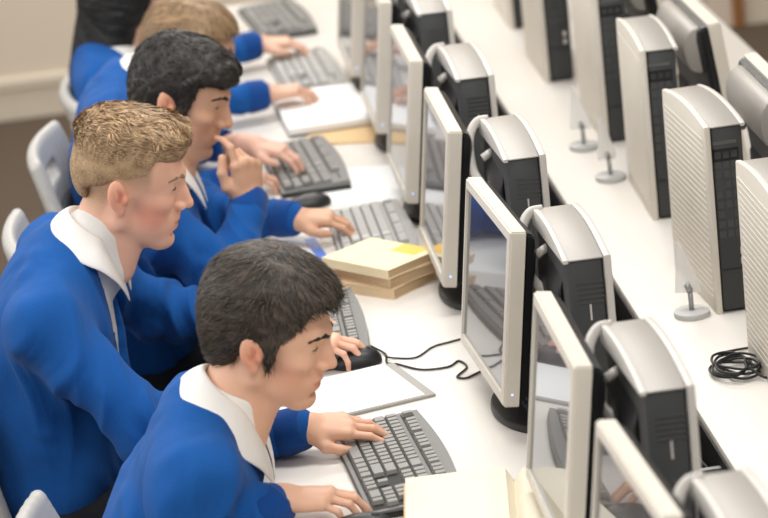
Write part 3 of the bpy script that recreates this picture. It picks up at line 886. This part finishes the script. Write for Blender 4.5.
def make_monitor(label):
    """a flat monitor facing -x on a black foot; the middle of the panel stands at local x 0"""
    t = thing('monitor', label, 'monitor', (0, 0, 0))
    w, hh, th = .190, .162, math.radians(7.5)
    Ry = Matrix.Translation((-.012, 0, .224)) @ Matrix.Rotation(th, 4, 'Y')
    def place(bm): bmesh.ops.transform(bm, matrix=Ry, verts=bm.verts[:]); return bm
    # rim: outer shell with the screen let in
    bm = bmesh.new(); o = [(-w, -hh), (w, -hh), (w, hh), (-w, hh)]; i_ = [(-w + .017, -hh + .022), (w - .017, -hh + .022), (w - .017, hh - .017), (-w + .017, hh - .017)]
    def ring(p, x): return [bm.verts.new((x, a, b)) for a, b in p]
    R0, R1, R2, R3 = ring(o, .022), ring(o, -.006), ring(i_, -.008), ring(i_, .0)
    for A, B_ in ((R0, R1), (R1, R2), (R2, R3)):
        for k in range(4): bm.faces.new((A[k], A[(k + 1) % 4], B_[(k + 1) % 4], B_[k]))
    bm.faces.new(R0)
    es = [e for e in bm.edges if all(v in R1 for v in e.verts)] + [e for e in bm.edges if {e.verts[0] in R0, e.verts[1] in R0} == {True, False} and (e.verts[0] in R1 or e.verts[1] in R1)]
    bmesh.ops.bevel(bm, geom=es, offset=.003, segments=2, affect='EDGES')
    bm_obj('bezel', place(bm), M['bezel'], t, auto=True)
    bm = bmesh.new(); box(bm, -.003, .001, -w + .016, w - .016, -hh + .021, hh - .016); bm_obj('screen', place(bm), M['screen'], t)
    bm = bmesh.new(); o2 = [(.0225, -w + .003, -hh + .003, w - .003, hh - .003), (.040, -w + .010, -hh + .012, w - .010, hh - .010), (.056, -w + .06, -hh + .045, w - .06, hh - .05), (.060, -w + .09, -hh + .07, w - .09, hh - .08)]
    rs = [[bm.verts.new((x, a, b)) for a, b in ((y0, z0), (y1, z0), (y1, z1), (y0, z1))] for x, y0, z0, y1, z1 in o2]
    for A, B_ in zip(rs, rs[1:]):
        for k in range(4): bm.faces.new((A[k], A[(k + 1) % 4], B_[(k + 1) % 4], B_[k]))
    bm.faces.new(rs[0]); bm.faces.new(rs[-1])
    bmesh.ops.bevel(bm, geom=[e for e in bm.edges], offset=.004, segments=2, affect='EDGES')
    bk = bm_obj('rear_shell', place(bm), M['black'], t, auto=True)
    bm = bmesh.new()
    for k in range(14): box(bm, .0475, .0525, -.115, .115, -.10 + k * .011, -.096 + k * .011)
    bm_obj('vent', place(bm), M['charcoal'], bk)
    bm = bmesh.new(); box(bm, .007, .0105, -w - .0006, -w + .001, -hh + .022, -hh + .026); bm_obj('power_light', place(bm), M['led'], t)
    # neck with a ribbed front and a D-shaped foot
    yo = -.06
    bm = bmesh.new(); prism(bm, [(.020, .010), (.048, .010), (.050, .20), (.036, .23), (.024, .20)], 'y', yo - .045, yo + .045, .004); nk = bm_obj('neck', bm, M['black'], t, auto=True)
    bm = bmesh.new()
    for k in range(12): box(bm, .0155, .023, yo - .04, yo + .04, .03 + k * .0125, .036 + k * .0125)
    bm_obj('rib', bm, M['charcoal'], nk)
    pts = [(.058, yo - .135)] + [(.05 - .085 * math.cos(a), yo + .135 * math.sin(a)) for a in np.linspace(-math.pi / 2, math.pi / 2, 26)] + [(.058, yo + .135)]
    bm = bmesh.new(); prism(bm, pts, 'z', 0, .016, .005); bm_obj('foot', bm, M['black'], t, auto=True)
    return t

PITCH = .66
ORD = ('nearest', 'second nearest', 'third nearest', 'fourth nearest', 'fifth nearest', 'sixth nearest', 'farthest')
G1 = 'slim towers on the pupils\' desk'; G2 = 'slim towers on the far desk'; G3 = 'monitors facing the pupils'; G4 = 'monitors on the far desk'
TL = {-1: 'dark slim computer tower cut off by the bottom edge, the nearest on the pupils\' desk',
      0: 'dark slim computer tower with silver arched top behind the monitor of the front dark-haired boy',
      1: 'dark slim computer tower with silver top and open handle behind the blond boy\'s monitor',
      2: 'dark slim computer tower with silver arched top behind the chin-resting boy\'s monitor',
      3: 'dark slim computer tower with silver arched top, fifth from the camera on the pupils\' desk',
      4: 'blurred dark computer tower with pale top, sixth from the camera on the pupils\' desk',
      5: 'blurred computer tower at the far end of the pupils\' desk'}
t0 = None
for k in range(-1, 6):
    lab = TL[k]
    if t0 is None: t0 = make_tower(lab, 'front'); t0['group'] = G1; t0.location = (-.041 + .019, k * PITCH + .164, TOP)
    else: dup(t0, lab, (-.041 + .019, k * PITCH + .164, TOP), 0, G1)
RT = [(.338, .79, .0, 'slim computer tower with pale ridged cover cut off by the right edge of the picture'),
      (.333, 1.36, .045, 'slim computer tower with pale ridged cover and dark port panel beside the coiled black cable'),
      (.341, 2.02, -.03, 'slim computer tower with pale cover on the far desk, second behind the coiled black cable'),
      (.357, 2.675, 0, 'slim computer tower with pale cover on the far desk, third behind the coiled black cable'),
      (.322, 3.32, 0, 'blurred slim computer tower with pale cover on the far desk, fourth behind the coiled cable'),
      (.330, 3.96, 0, 'blurred slim tower at the far end of the far desk')]
r0 = None
for x, y, rz, lab in RT:
    # built with the plate on +x; turned half round it faces the gap, so its port face must sit on local +y
    if r0 is None:
        r0 = make_tower(lab, 'back'); r0['group'] = G2
        for o in [r0] + list(r0.children_recursive):
            if o.type == 'MESH': o.data.transform(Matrix.Scale(-1, 4, (1, 0, 0))); o.data.flip_normals()
        t = r0
    else: t = dup(r0, lab, (0, 0, 0), 0, G2)
    # local plate outer face is now x = -.041 ; near end y = -.16
    c, s = math.cos(rz), math.sin(rz); t.location = (x - (-.041 * c + .162 * s), y - (-.041 * s - .162 * c), TOP); t.rotation_euler = (0, 0, rz)

ML = [(-.46, -.10, -.137, 0.05, 'monitor cut off by the bottom edge, its pale top edge nearest the camera'),
      (.126, .527, -.137, .0, 'monitor of the front dark-haired boy, its screen mirroring a keyboard and white paper'),
      (.837, 1.237, -.136, .066, 'monitor of the blond boy, its screen mirroring blue, with black foot in view'),
      (1.569, 1.93, -.137, 0, 'monitor of the boy with his hand at his chin, behind the stack of books'),
      (2.185, 2.55, -.137, 0, 'monitor of the brown-haired pupil, beside the white paper pad'),
      (2.80, 3.17, -.134, 0, 'blurred monitor seen as a thin pale upright bar, sixth from the camera'),
      (3.40, 3.77, -.134, 0, 'blurred monitor seen as a thin pale upright bar, farthest in the pupils\' row')]
m0 = None
for ya, yb, xt, rz, lab in ML:
    loc = (xt - .003, (ya + yb) / 2, TOP)
    if m0 is None: m0 = make_monitor(lab); m0['group'] = G3; m0.location = loc; m0.rotation_euler = (0, 0, rz)
    else: dup(m0, lab, loc, rz, G3)
f0 = None
for x, ya, yb, lab in ((.565, 1.50, 1.88, 'monitor at the right edge turned away, only its silver and black back in view'),
                       (.555, 2.175, 2.55, 'monitor turned away on the far desk with black back and pale side edge'),
                       (.56, 2.84, 3.21, 'monitor turned away at the top edge with curved pale back'),
                       (.56, 3.50, 3.87, 'blurred monitor turned away, farthest on the far desk')):
    if f0 is None:
        f0 = dup(m0, lab, (x, (ya + yb) / 2, TOP), math.pi, G4)
        bm = bmesh.new(); prism(bm, [(.018 + .040 * (1 + math.cos(a)) / 2 * 1.6, .318 + .052 * math.sin(a)) for a in np.linspace(-math.pi / 2, math.pi / 2, 12)] + [(.018, .37), (.012, .266)], 'y', -.155, .155, .006)
        bm_obj('rear_hood', bm, M['silver'], f0, auto=True)
        bm = bmesh.new(); tube(bm, [(.060, -.10, .262), (.095, -.12, .252)], .017, 16); bm_obj('hinge_knob', bm, M['trim'], f0, smooth=True)
    else: dup(f0, lab, (x, (ya + yb) / 2, TOP), math.pi, G4)

# ------------------------------------------------------------------ keyboards and mice
def make_keyboard(label, dark, w=.165, l=.43):
    """long side along y, the user on the -x side, number pad at -y"""
    t = thing('keyboard', label, 'keyboard', (0, 0, 0)); hw, hl = w / 2, l / 2
    out = [(-hw, -hl), (-hw, hl)] + [(hw + .012 * math.sin(math.pi * i / 16), hl - l * i / 16) for i in range(17)]
    bm = bmesh.new(); prism(bm, out, 'z', 0, .012, .003); bm_obj('base', bm, M['black'] if dark else M['kbl'], t, auto=True)
    sl = lambda x: .0135 + (x + hw) / w * .010
    bm = bmesh.new()
    A = [bm.verts.new((a, b, .0118)) for a, b in out]; B_ = [bm.verts.new((a * .985, b * .992, sl(a))) for a, b in out]
    for i in range(len(out)): bm.faces.new((A[i], A[(i + 1) % len(out)], B_[(i + 1) % len(out)], B_[i]))
    bm.faces.new(B_); bm_obj('shell', bm, M['kbtop'] if dark else M['kbl'], t, auto=True)
    u = (l - .026) / 22.6; kx = (w - .052) / 5.0; x0 = -hw + .010
    # the dark bed under the keys, one for each block
    keys = []
    def row(r, y, widths, gap=0):
        for wd in widths:
            if wd < 0: y -= -wd * u; continue
            keys.append((x0 + r * kx + (.008 if r == 5 else 0), y - wd * u, wd * u)); y -= wd * u
    ytop = hl - .013
    row(0, ytop, [1.25, 1.25, 1.25, 6.25, 1.25, 1.25, 1.25, 1.25, -.3, 1, 1, 1, -.3, 2, 1])
    row(1, ytop, [2.25] + [1] * 10 + [2.75, -1.3, 1, -1.3, 1, 1, 1, 1])
    row(2, ytop, [1.75] + [1] * 11 + [2.25, -3.6, 1, 1, 1])
    row(3, ytop, [1.5] + [1] * 12 + [1.5, -.3, 1, 1, 1, -.3, 1, 1, 1, 1])
    row(4, ytop, [1] * 13 + [2, -.3, 1, 1, 1, -.3, 1, 1, 1, 1])
    row(5, ytop, [1, -1] + [1] * 4 + [-.5] + [1] * 4 + [-.5] + [1] * 4 + [-.3, 1, 1, 1])
    bm = bmesh.new()
    for ya, yb in ((ytop + .002, ytop - 15 * u - .002), (ytop - 15.3 * u + .002, ytop - 18.3 * u - .002), (ytop - 18.6 * u + .002, ytop - 22.6 * u - .002)):
        xa, xb = x0 - .002, x0 + 5 * kx + .0005
        vs = [bm.verts.new((x, y, sl(x) + .0006)) for x, y in ((xa, ya), (xb, ya), (xb, yb), (xa, yb))]; bm.faces.new(vs)
        if yb > -hl + .1: pass
    vs = [bm.verts.new((x, y, sl(x) + .0006)) for x, y in ((x0 + 5 * kx + .007, ytop), (x0 + 6 * kx + .008, ytop), (x0 + 6 * kx + .008, ytop - 18.3 * u), (x0 + 5 * kx + .007, ytop - 18.3 * u))]; bm.faces.new(vs)
    bm_obj('key_bed', bm, M['slot'] if dark else M['kb'], t)
    bm = bmesh.new()
    for x, y, wd in keys:
        a, b = x + .0012, x + kx - .0014; c, d = y + .0011, y + wd - .0011; z = sl((a + b) / 2); hgt = .0075; i_ = .0020
        lo = [bm.verts.new(p) for p in ((a, c, z), (b, c, z), (b, d, z), (a, d, z))]; hi = [bm.verts.new(p) for p in ((a + i_, c + i_, z + hgt), (b - i_ * .6, c + i_, z + hgt + .001), (b - i_ * .6, d - i_, z + hgt + .001), (a + i_, d - i_, z + hgt))]
        for k in range(4): bm.faces.new((lo[k], lo[(k + 1) % 4], hi[(k + 1) % 4], hi[k]))
        bm.faces.new(hi)
    tag(bm_obj('keys', bm, M['key'] if dark else M['keyl'], t), kind='stuff')
    bm = bmesh.new()
    for k in range(3): box(bm, hw - .022, hw - .018, -hl + .03 + k * .018, -hl + .038 + k * .018, .0225, .0236)
    bm_obj('lock_light', bm, M['slot'], t)
    return t

def cable(parent, pts, r=.0022, name='cable', m='black'):
    bm = bmesh.new(); loc = Vector(parent.location); a = parent.rotation_euler.z; Rz = Matrix.Rotation(-a, 3, 'Z')
    tube(bm, [Rz @ (Vector(p) - loc) for p in smooth_path(pts, 7)], r, 7)
    return bm_obj(name, bm, M[m], parent, smooth=True)

kF = make_keyboard('dark grey keyboard under the front boy\'s left hand, its keys sharp', True); kF.location = (-.373, .788, TOP); kF.rotation_euler = (0, 0, .065)
kB = dup(kF, 'dark grey keyboard with pale keys beside the blond boy\'s mouse hand', (-.435, 1.555, TOP), -.02)
kD = dup(kF, 'dark keyboard under the bare forearm beyond the chin-resting boy', (-.362, 2.785, TOP), .06)
kC = make_keyboard('pale grey keyboard behind the stack of books, under the chin-resting boy\'s hand', False); kC.location = (-.265, 2.155, TOP); kC.rotation_euler = (0, 0, .0)
kE = dup(kC, 'blurred grey keyboard between the two farthest hands', (-.275, 3.73, TOP), .04)
kG = dup(kF, 'blurred dark keyboard at the top edge, beyond the farthest hands', (-.30, 4.42, TOP), .10)
for k in (kF, kB, kD, kC, kE, kG): k['group'] = 'keyboards on the pupils\' desk'
cable(kF, [(-.297, .665, TOP + .008), (-.275, .65, TOP + .003), (-.25, .655, TOP + .003), (-.20, .70, TOP + .003), (-.17, .62, TOP + .003), (-.08, .56, TOP + .003), (.06, .5, TOP + .003)])

def make_mouse(label):
    t = thing('computer_mouse', label, 'mouse', (0, 0, 0))
    g = Grid((-.08, -.05, -.01), (.08, .05, .06), .002)
    g.ell((-.004, 0, .006), (.057, .030, .030)); g.ell((.02, 0, .008), (.038, .029, .024), None, .02); g.half((0, 0, .001), (0, 0, -1))
    v, q = g.surface(); v = relax(v, q, 2, .5)
    mesh_obj('shell', np_mesh('shell', v, q), M['black'], t)
    bm = bmesh.new(); tube(bm, [(.028, -.004, .0305), (.028, .004, .0305)], .009, 14); bm_obj('scroll_wheel', bm, M['charcoal'], t, smooth=True)
    bm = bmesh.new(); tube(bm, smooth_path([(.0, .0, .0358), (.02, 0, .0338), (.045, 0, .0235), (.055, 0, .012)], 4), .0008, 6); bm_obj('button_seam', bm, M['slot'], t, smooth=True)
    return t
mF = make_mouse('black mouse under the front boy\'s right hand at the bottom edge'); mF.location = (-.462, .535, TOP); mF.scale = (.95, .95, .8); mF.rotation_euler = (0, 0, -.15)
mB = dup(mF, 'black mouse under the blond boy\'s hand with its cable trailing right', (-.380, 1.350, TOP), .20); mB.scale = (.80, .88, .9)
mD = dup(mF, 'blurred dark mouse lying alone between two keyboards', (-.38, 2.475, TOP), .2)
for k in (mF, mB, mD): k['group'] = 'mice on the pupils\' desk'
cable(mB, [(-.312, 1.357, TOP + .010), (-.29, 1.36, TOP + .003), (-.24, 1.345, TOP + .003), (-.19, 1.40, TOP + .003), (-.14, 1.42, TOP + .003), (-.02, 1.46, TOP + .003)])
cable(kB, [(-.345, 1.43, TOP + .008), (-.322, 1.385, TOP + .0035), (-.325, 1.335, TOP + .0035), (-.305, 1.318, TOP + .003), (-.265, 1.27, TOP + .003), (-.215, 1.265, TOP + .003), (-.19, 1.29, TOP + .003), (-.18, 1.25, TOP + .003), (-.20, 1.215, TOP + .003), (-.205, 1.20, TOP + .003), (-.19, 1.19, TOP + .003), (-.17, 1.205, TOP + .003), (-.12, 1.25, TOP + .003)])

# ------------------------------------------------------------------ paper and books
def sheet(name, label, cat, c, rz, w, l, th, m, z=TOP, group=None):
    bm = bmesh.new(); box(bm, -w / 2, w / 2, -l / 2, l / 2, 0, th)
    o = bm_obj(name, bm, m); o.location = (c[0], c[1], z); o.rotation_euler = (0, 0, rz)
    return tag(o, label, cat, group)
rzN = math.atan2(.079, .286)
nb_ = thing('notebook', 'thin grey-edged notebook with white page beside the front keyboard', 'notebook', (-.4285, 1.184, TOP), rzN)
bm = bmesh.new(); box(bm, -.149, .149, -.106, .106, 0, .006, .0015); bm_obj('cover', bm, M['grey'], nb_)
bm = bmesh.new(); box(bm, -.146, .128, -.103, .103, .006, .0085); bm_obj('page', bm, M['paper'], nb_)

def book(label, c, rz, z, w=.135, l=.19, th=.022, cover='card', patch=False, group='worn paperbacks in a stack'):
    t = thing('book', label, 'book', (c[0], c[1], z), rz, group)
    bm = bmesh.new(); box(bm, -w / 2, w / 2 - .003, -l / 2 + .003, l / 2 - .003, .0012, th - .0012); bm_obj('pages', bm, M['pageedge'], t)
    bm = bmesh.new(); box(bm, -w / 2 - .001, w / 2, -l / 2, l / 2, th - .0014, th, .0005); box(bm, -w / 2 - .001, w / 2, -l / 2, l / 2, 0, .0014, .0005); box(bm, -w / 2 - .0018, -w / 2, -l / 2, l / 2, 0, th)
    cv = bm_obj('cover', bm, M[cover], t)
    if patch:
        bm = bmesh.new(); box(bm, w / 2 - .050, w / 2 - .001, -l / 2 + .022, -l / 2 + .092, th, th + .0006); tag(bm_obj('cover_patch', bm, M['yellow'], cv), 'bright yellow patch')
    return t
BKC = [(-.280, 1.838), (-.264, 1.850), (-.276, 1.842)]
book('worn paperback at the bottom of the stack on the desk', BKC[0], .80, TOP, .150, .190, .022, 'buff')
book('worn paperback in the middle of the stack on the desk', BKC[1], .60, TOP + .0225, .145, .195, .022, 'buff')
book('cream paperback with a yellow patch, on top of the stack', BKC[2], .69, TOP + .045, .150, .195, .020, 'card', True)

def open_book(name, label, cat, c, rz, w, l, th, m='paper', z=TOP):
    t = thing(name, label, cat, (c[0], c[1], z), rz)
    for s in (-1, 1):
        prof = [(0, .002), (s * w * .08, th), (s * w * .25, th * 1.06), (s * w * .6, th * .75), (s * w, th * .45), (s * w, .001), (0, .001)]
        bm = bmesh.new(); prism(bm, prof, 'y', -l / 2, l / 2); bm_obj('page_block', bm, M[m], t)
    bm = bmesh.new(); box(bm, -w - .003, w + .003, -l / 2 - .003, l / 2 + .003, 0, .0012); bm_obj('cover', bm, M['tan'], t)
    return t
ob = open_book('open_book', 'open book with cream pages at the bottom edge beside the front keyboard', 'book', (-.203, .485), -.12, .185, .27, .026, 'page', TOP + .0145); ob.rotation_euler = (0, .075, -.12)
pad = thing('notebook', 'thick pad of white paper lying on a tan folder beside the thin monitors', 'notebook', (-.268, 3.30, TOP + .0042), .045)
bm = bmesh.new(); box(bm, -.112, .112, -.195, .195, 0, .003, .001); bm_obj('cover', bm, M['grey'], pad)
bm = bmesh.new(); box(bm, -.110, .110, -.193, .193, .003, .020, .002); bm_obj('page', bm, M['paper'], pad)
sheet('folder', 'tan card folder sticking out from under the white paper pad', 'folder', (-.215, 3.10), -.32, .20, .25, .004, M['tan'])
sheet('paper_sheet', 'blurred white sheet lying in front of the tan folder', 'paper', (-.235, 2.60), -.2, .21, .297, .001, M['paper'], group=None)
sheet('paper_sheet', 'white sheet with blue edge under the chin-resting boy\'s left cuff', 'paper', (-.50, 2.10), .1, .21, .297, .001, M['paper'])
bm = bmesh.new(); box(bm, -.012, .012, -.13, .13, 0, .0012); o = bm_obj('ruler', bm, mat('blue_strip', (.05, .16, .62), .4, var=.05)); o.location = (-.385, 2.09, TOP + .0012); o.rotation_euler = (0, 0, .10); tag(o, 'blue strip along the edge of the white sheet', 'ruler')
sheet('paper_sheet', 'white sheet under the far thin monitors, right of the paper pad', 'paper', (-.075, 3.15), -.1, .15, .297, .001, M['paper'])

# ------------------------------------------------------------------ far desk bits
def clear_stand(label, x, y, rz):
    t = thing('plastic_stand', label, 'plastic stand', (x, y, TOP), rz, 'clear plastic stands on the far desk')
    bm = bmesh.new(); disc(bm, 0, 0, 0, .012, .036, seg=36, bev=.003); bm_obj('foot', bm, M['clear'], t, auto=True)
    bm = bmesh.new(); tube(bm, [(0, 0, .010), (0, .002, .05)], .005, 10); tube(bm, [(0, .002, .05), (-.006, .006, .066)], .007, 10); bm_obj('stem', bm, M['steel'], t, smooth=True)
    bm = bmesh.new(); prism(bm, [(-.030, .052), (.020, .045), (.022, .062), (-.012, .15), (-.020, .16)], 'y', .001, .004); bm_obj('fin', bm, M['clear'], t)
    return t
clear_stand('small clear plastic stand with round foot beside the ridged tower', .287, 1.375, .1)
clear_stand('blurred clear plastic stand beside the second ridged tower', .315, 2.375, .5)
clear_stand('blurred clear plastic stand farthest back on the far desk', .305, 2.66, .2)
pts = []
for k in range(60):
    a = k * .62; r = .030 + .012 * math.sin(k * .9); pts.append((.315 + r * 1.15 * math.cos(a), 1.07 + r * 1.6 * math.sin(a), TOP + .005 + .00028 * k))
pts += [(.36, 1.0, TOP + .006), (.40, 1.03, TOP + .004), (.44, 1.10, TOP + .004), (.50, 1.14, TOP + .004)]
cb = thing('cable', 'coiled black cable lying on the far desk', 'cable', (.295, 1.04, TOP)); pts = [(a - .022, b_ - .035, c) for a, b_, c in pts]; cable(cb, pts, .0026, 'loop')
cable(cb, [(.27, 1.07, TOP + .02), (.30, 1.13, TOP + .006), (.375, 1.14, TOP + .004), (.42, 1.12, TOP + .004)], .0024, 'lead')

# ------------------------------------------------------------------ chairs
def make_chair(label):
    """seat faces +x"""
    t = thing('chair', label, 'chair', (0, 0, 0))
    g = Grid((-.30, -.27, .40), (.05, .27, .98), .006)
    for i in range(24):
        a = i / 23; z = .47 + a * .44; xc = -.17 - .085 * a ** 1.2; w = .205 - .03 * max(0, a - .6) / .4
        for y in np.linspace(-w, w, 13):
            g.ell((xc + .045 * (y / .2) ** 2 * (1 - .3 * a), y, z), (.017, .026, .022), None, .006)
    for y in np.linspace(-.055, .055, 9): g.ell((-.235, y, .845), (.06, .018, .020), None, .0, 'sub')
    v, q = g.surface(); v = relax(v, q, 3, .5); mesh_obj('backrest', np_mesh('backrest', v, q), M['chairw'], t)
    g = Grid((-.30, -.24, .46), (.05, .24, .86), .006)
    for i in range(16):
        a = i / 15; z = .52 + a * .25; xc = -.152 - .085 * ((z - .47) / .44) ** 1.2
        for y in np.linspace(-.15, .15, 9): g.ell((xc + .045 * (y / .2) ** 2 * .85, y, z), (.014, .026, .02), None, .006)
    v, q = g.surface(); v = relax(v, q, 3, .5); tag(mesh_obj('back_pad', np_mesh('back_pad', v, q), M['pad'], t), 'dark grey padded back')
    g = Grid((-.27, -.27, .39), (.28, .27, .52), .006); g.box((.0, 0, .445), (.215, .21, .018), None, .017); g.ell((.0, 0, .475), (.2, .19, .03), None, .02, 'sub'); g.half((0, 0, .40), (0, 0, -1))
    v, q = g.surface(); v = relax(v, q, 2, .5); mesh_obj('seat', np_mesh('seat', v, q), M['chairw'], t)
    for sx in (-1, 1):
        for sy in (-1, 1):
            bm = bmesh.new(); tube(bm, [(sx * .15, sy * .16, .43), (sx * .20, sy * .20, 0.001)], .0125, 12); bm_obj('leg', bm, M['steel'], t, smooth=True)
    return t
CH = [(-.735, 2.67, -.12, .99, 'white chair with handle hole and dark pad behind the brown-haired pupil'),
      (-.785, 1.94, .05, 1, 'white chair with rounded top behind the chin-resting boy'),
      (-.95, 1.42, .0, 1, 'white chair behind the blond boy, a sliver at the left edge'),
      (-.775, .58, -.05, .86, 'chair under the front dark-haired boy'),
      (-.665, 3.42, .05, .93, 'white chair with dark back behind the pupil with long black hair')]
c0 = None
for x, y, rz, sz, lab in CH:
    if c0 is None: c0 = make_chair(lab); c0.location = (x, y, 0); c0.rotation_euler = (0, 0, rz); c0['group'] = 'chairs along the pupils\' desk'; t = c0
    else: t = dup(c0, lab, (x, y, 0), rz, 'chairs along the pupils\' desk')
    t.scale = (1, 1, sz)

# ------------------------------------------------------------------ pupils
typing = dict(curl=[(22, 28, 12), (26, 30, 14), (28, 32, 14), (30, 32, 14)], spread=.08, thumb=[(.045, .046, -.014), (.068, .050, -.020), (.088, .046, -.024)])
flat = dict(curl=[(8, 22, 12), (10, 24, 12), (12, 26, 12), (16, 26, 12)], spread=.05, thumb=[(.040, .046, -.016), (.066, .050, -.022), (.088, .048, -.026)])
grip = dict(curl=[(14, 34, 18), (14, 34, 18), (18, 38, 20), (26, 40, 22)], spread=.05, thumb=[(.034, .044, -.016), (.058, .048, -.026), (.078, .044, -.030)])
fist = dict(curl=[(12, 48, 26), (58, 92, 40), (64, 94, 44), (70, 94, 44)], spread=.035, thumb=[(.042, .046, -.012), (.072, .052, -.018), (.102, .046, -.022)])
def H(pose, d, n, **k): return dict(pose, d=d, n=n, **k)

people = []
people.append(dict(label='boy with thick dark hair in blue jumper at the front, typing on a dark keyboard', seed=11,
    ear=(-.568, .715, 1.038), look=(-.28, .30, .08), hs=1.01, nape=(-.690, .73, .940), hip=(-.83, .72, .56), res=.0026, cres=.0038,
    sh=dict(R=(-.715, .565, .855), L=(-.685, .895, .865)), el=dict(R=(-.805, .475, .685), L=(-.775, 1.0, .715)), wr=dict(R=(-.585, .600, .790), L=(-.520, .910, .795)),
    cuff=dict(R=.02, L=.012), hand=dict(R=H(grip, (1, -.18, -.03), (0, 0, 1)), L=H(flat, (1, -.05, -.06), (.05, -.25, 1))),
    skin=(.79, .47, .325), hair=((.013, .0102, .008), (.105, .082, .063)), brow=(.02, .015, .012), hairstyle='straight', hairlabel='short thick dark brown hair', blush=.35, down=True, nose=.92, locks=7000, hairamp=.8, vdepth=.07, clen=.078, cout=.85, hole=.082, cfwd=.012))
people.append(dict(label='boy with short blond hair and white open collar in blue jumper, hand on mouse', seed=12,
    ear=(-.775, 1.40, 1.146), look=(-.08, .25, .06), hs=1.04, nape=(-.890, 1.40, 1.058), hip=(-.98, 1.40, .56), res=.0026, cres=.0038,
    sh=dict(R=(-.960, 1.205, .945), L=(-.925, 1.595, .975)), w=1.12, el=dict(R=(-.80, 1.12, .755), L=(-.74, 1.70, .78)), wr=dict(R=(-.500, 1.362, .798), L=(-.54, 1.60, .79)),
    cuff=dict(R=.02, L=.02), hand=dict(R=H(grip, (1, -.12, -.06), (.05, 0, 1)), L=H(flat, (.9, -.3, -.05), (0, 0, 1))),
    skin=(.84, .485, .345), hair=((.20, .125, .062), (.68, .46, .265)), brow=(.30, .19, .11), hairstyle='crop', hairlabel='blond hair clipped at the sides and longer on top', blush=.75, fade=(.46, .285, .165), locks=16000, nose=1.0, vdepth=.20, vwide=.085, vpow=.6, cpoint=.014, cfwd=-.024))
people.append(dict(label='boy with wavy black hair in blue jumper resting his chin on his fist', seed=13,
    ear=(-.646, 2.06, 1.135), look=(-.28, .38, -.04), hs=1.0, nape=(-.745, 2.06, 1.045), hip=(-.80, 2.06, .56), res=.003, cres=.0045,
    sh=dict(R=(-.765, 1.87, .955), L=(-.730, 2.25, .955)), el=dict(R=(-.60, 1.83, .790), L=(-.62, 2.34, .79)), wr=dict(R=(-.530, 1.985, .910), L=(-.430, 2.195, .80)),
    cuff=dict(R=-.005, L=.01), hand=dict(R=H(fist, (.06, .0, 1), (.62, -.78, .1), sc=1.04), L=H(typing, (1, -.22, -.02), (0, -.1, 1))),
    skin=(.66, .385, .25), hair=((.0075, .0064, .0055), (.050, .042, .036)), hairstyle='wavy', hairlabel='short wavy black hair', blush=.3, shadow=.25, down=True, locks=9000))
people.append(dict(label='pupil with smooth light brown hair and white collar behind the black-haired boy', seed=14,
    ear=(-.600, 2.74, 1.068), look=(-.25, .26, 0.0), hs=1.0, nape=(-.735, 2.73, 1.035), hip=(-.77, 2.70, .56), res=.0035, cres=.005,
    sh=dict(R=(-.795, 2.57, .965), L=(-.765, 2.90, .97)), el=dict(R=(-.72, 2.52, .775), L=(-.66, 2.97, .80)), wr=dict(R=(-.55, 2.60, .79), L=(-.478, 2.795, .815)),
    cuff=dict(R=.02, L=.10), hand=dict(R=H(typing, (.8, .3, -.05), (0, 0, 1)), L=H(typing, (.85, -.45, -.12), (.1, 0, 1))),
    skin=(.72, .44, .33), hair=((.19, .115, .058), (.44, .29, .16)), hairstyle='tied', hairlabel='smooth light brown hair', blush=.4, locks=6000))
people.append(dict(label='pupil with long black hair in blue jumper at the far end of the row', seed=15,
    ear=(-.725, 3.47, 1.045), look=(.05, .14, 0.0), hs=1.0, nape=(-.815, 3.46, .955), hip=(-.72, 3.46, .56), res=.0035, cres=.005,
    sh=dict(R=(-.82, 3.29, .88), L=(-.80, 3.63, .88)), el=dict(R=(-.72, 3.24, .80), L=(-.68, 3.78, .80)), wr=dict(R=(-.405, 3.33, .805), L=(-.385, 3.90, .805)),
    cuff=dict(R=.02, L=.02), hand=dict(R=H(typing, (1, .12, -.02), (0, 0, 1)), L=H(typing, (1, -.05, -.02), (0, 0, 1))),
    skin=(.70, .43, .31), hair=((.004, .0038, .004), (.014, .013, .013)), hairstyle='long', hairlabel='long loose black hair', locks=6000))
for p_ in people: person(p_)

# ------------------------------------------------------------------ light: overhead tubes and soft daylight
w = bpy.data.worlds.new('room_light'); SC.world = w; w.use_nodes = True
bg = w.node_tree.nodes['Background']; bg.inputs['Color'].default_value = (1.0, .975, .94, 1); bg.inputs['Strength'].default_value = .5
def area(name, loc, rot, sx, sy, e, col=(1, .98, .95)):
    l = bpy.data.lights.new(name, 'AREA'); l.shape = 'RECTANGLE'; l.size = sx; l.size_y = sy; l.energy = e; l.color = col
    o = bpy.data.objects.new(name, l); COL.objects.link(o); o.location = loc; o.rotation_euler = rot; return o
for y in (-1.0, 1.4, 3.8, 6.0):
    area('ceiling_lamp', (-.2, y, 3.05), (0, 0, 0), 1.6, .5, 42)
area('window_light', (-3.0, 1.5, 2.2), (0, math.radians(-68), 0), 1.8, 6.0, 85, (.95, .98, 1))
SC.view_settings.view_transform = 'Standard'; SC.view_settings.look = 'None'; SC.view_settings.gamma = 1; SC.view_settings.use_curve_mapping = False
SC.view_settings.exposure = -.03
SC.cycles.use_denoising = True
SC.cycles.max_bounces = 8
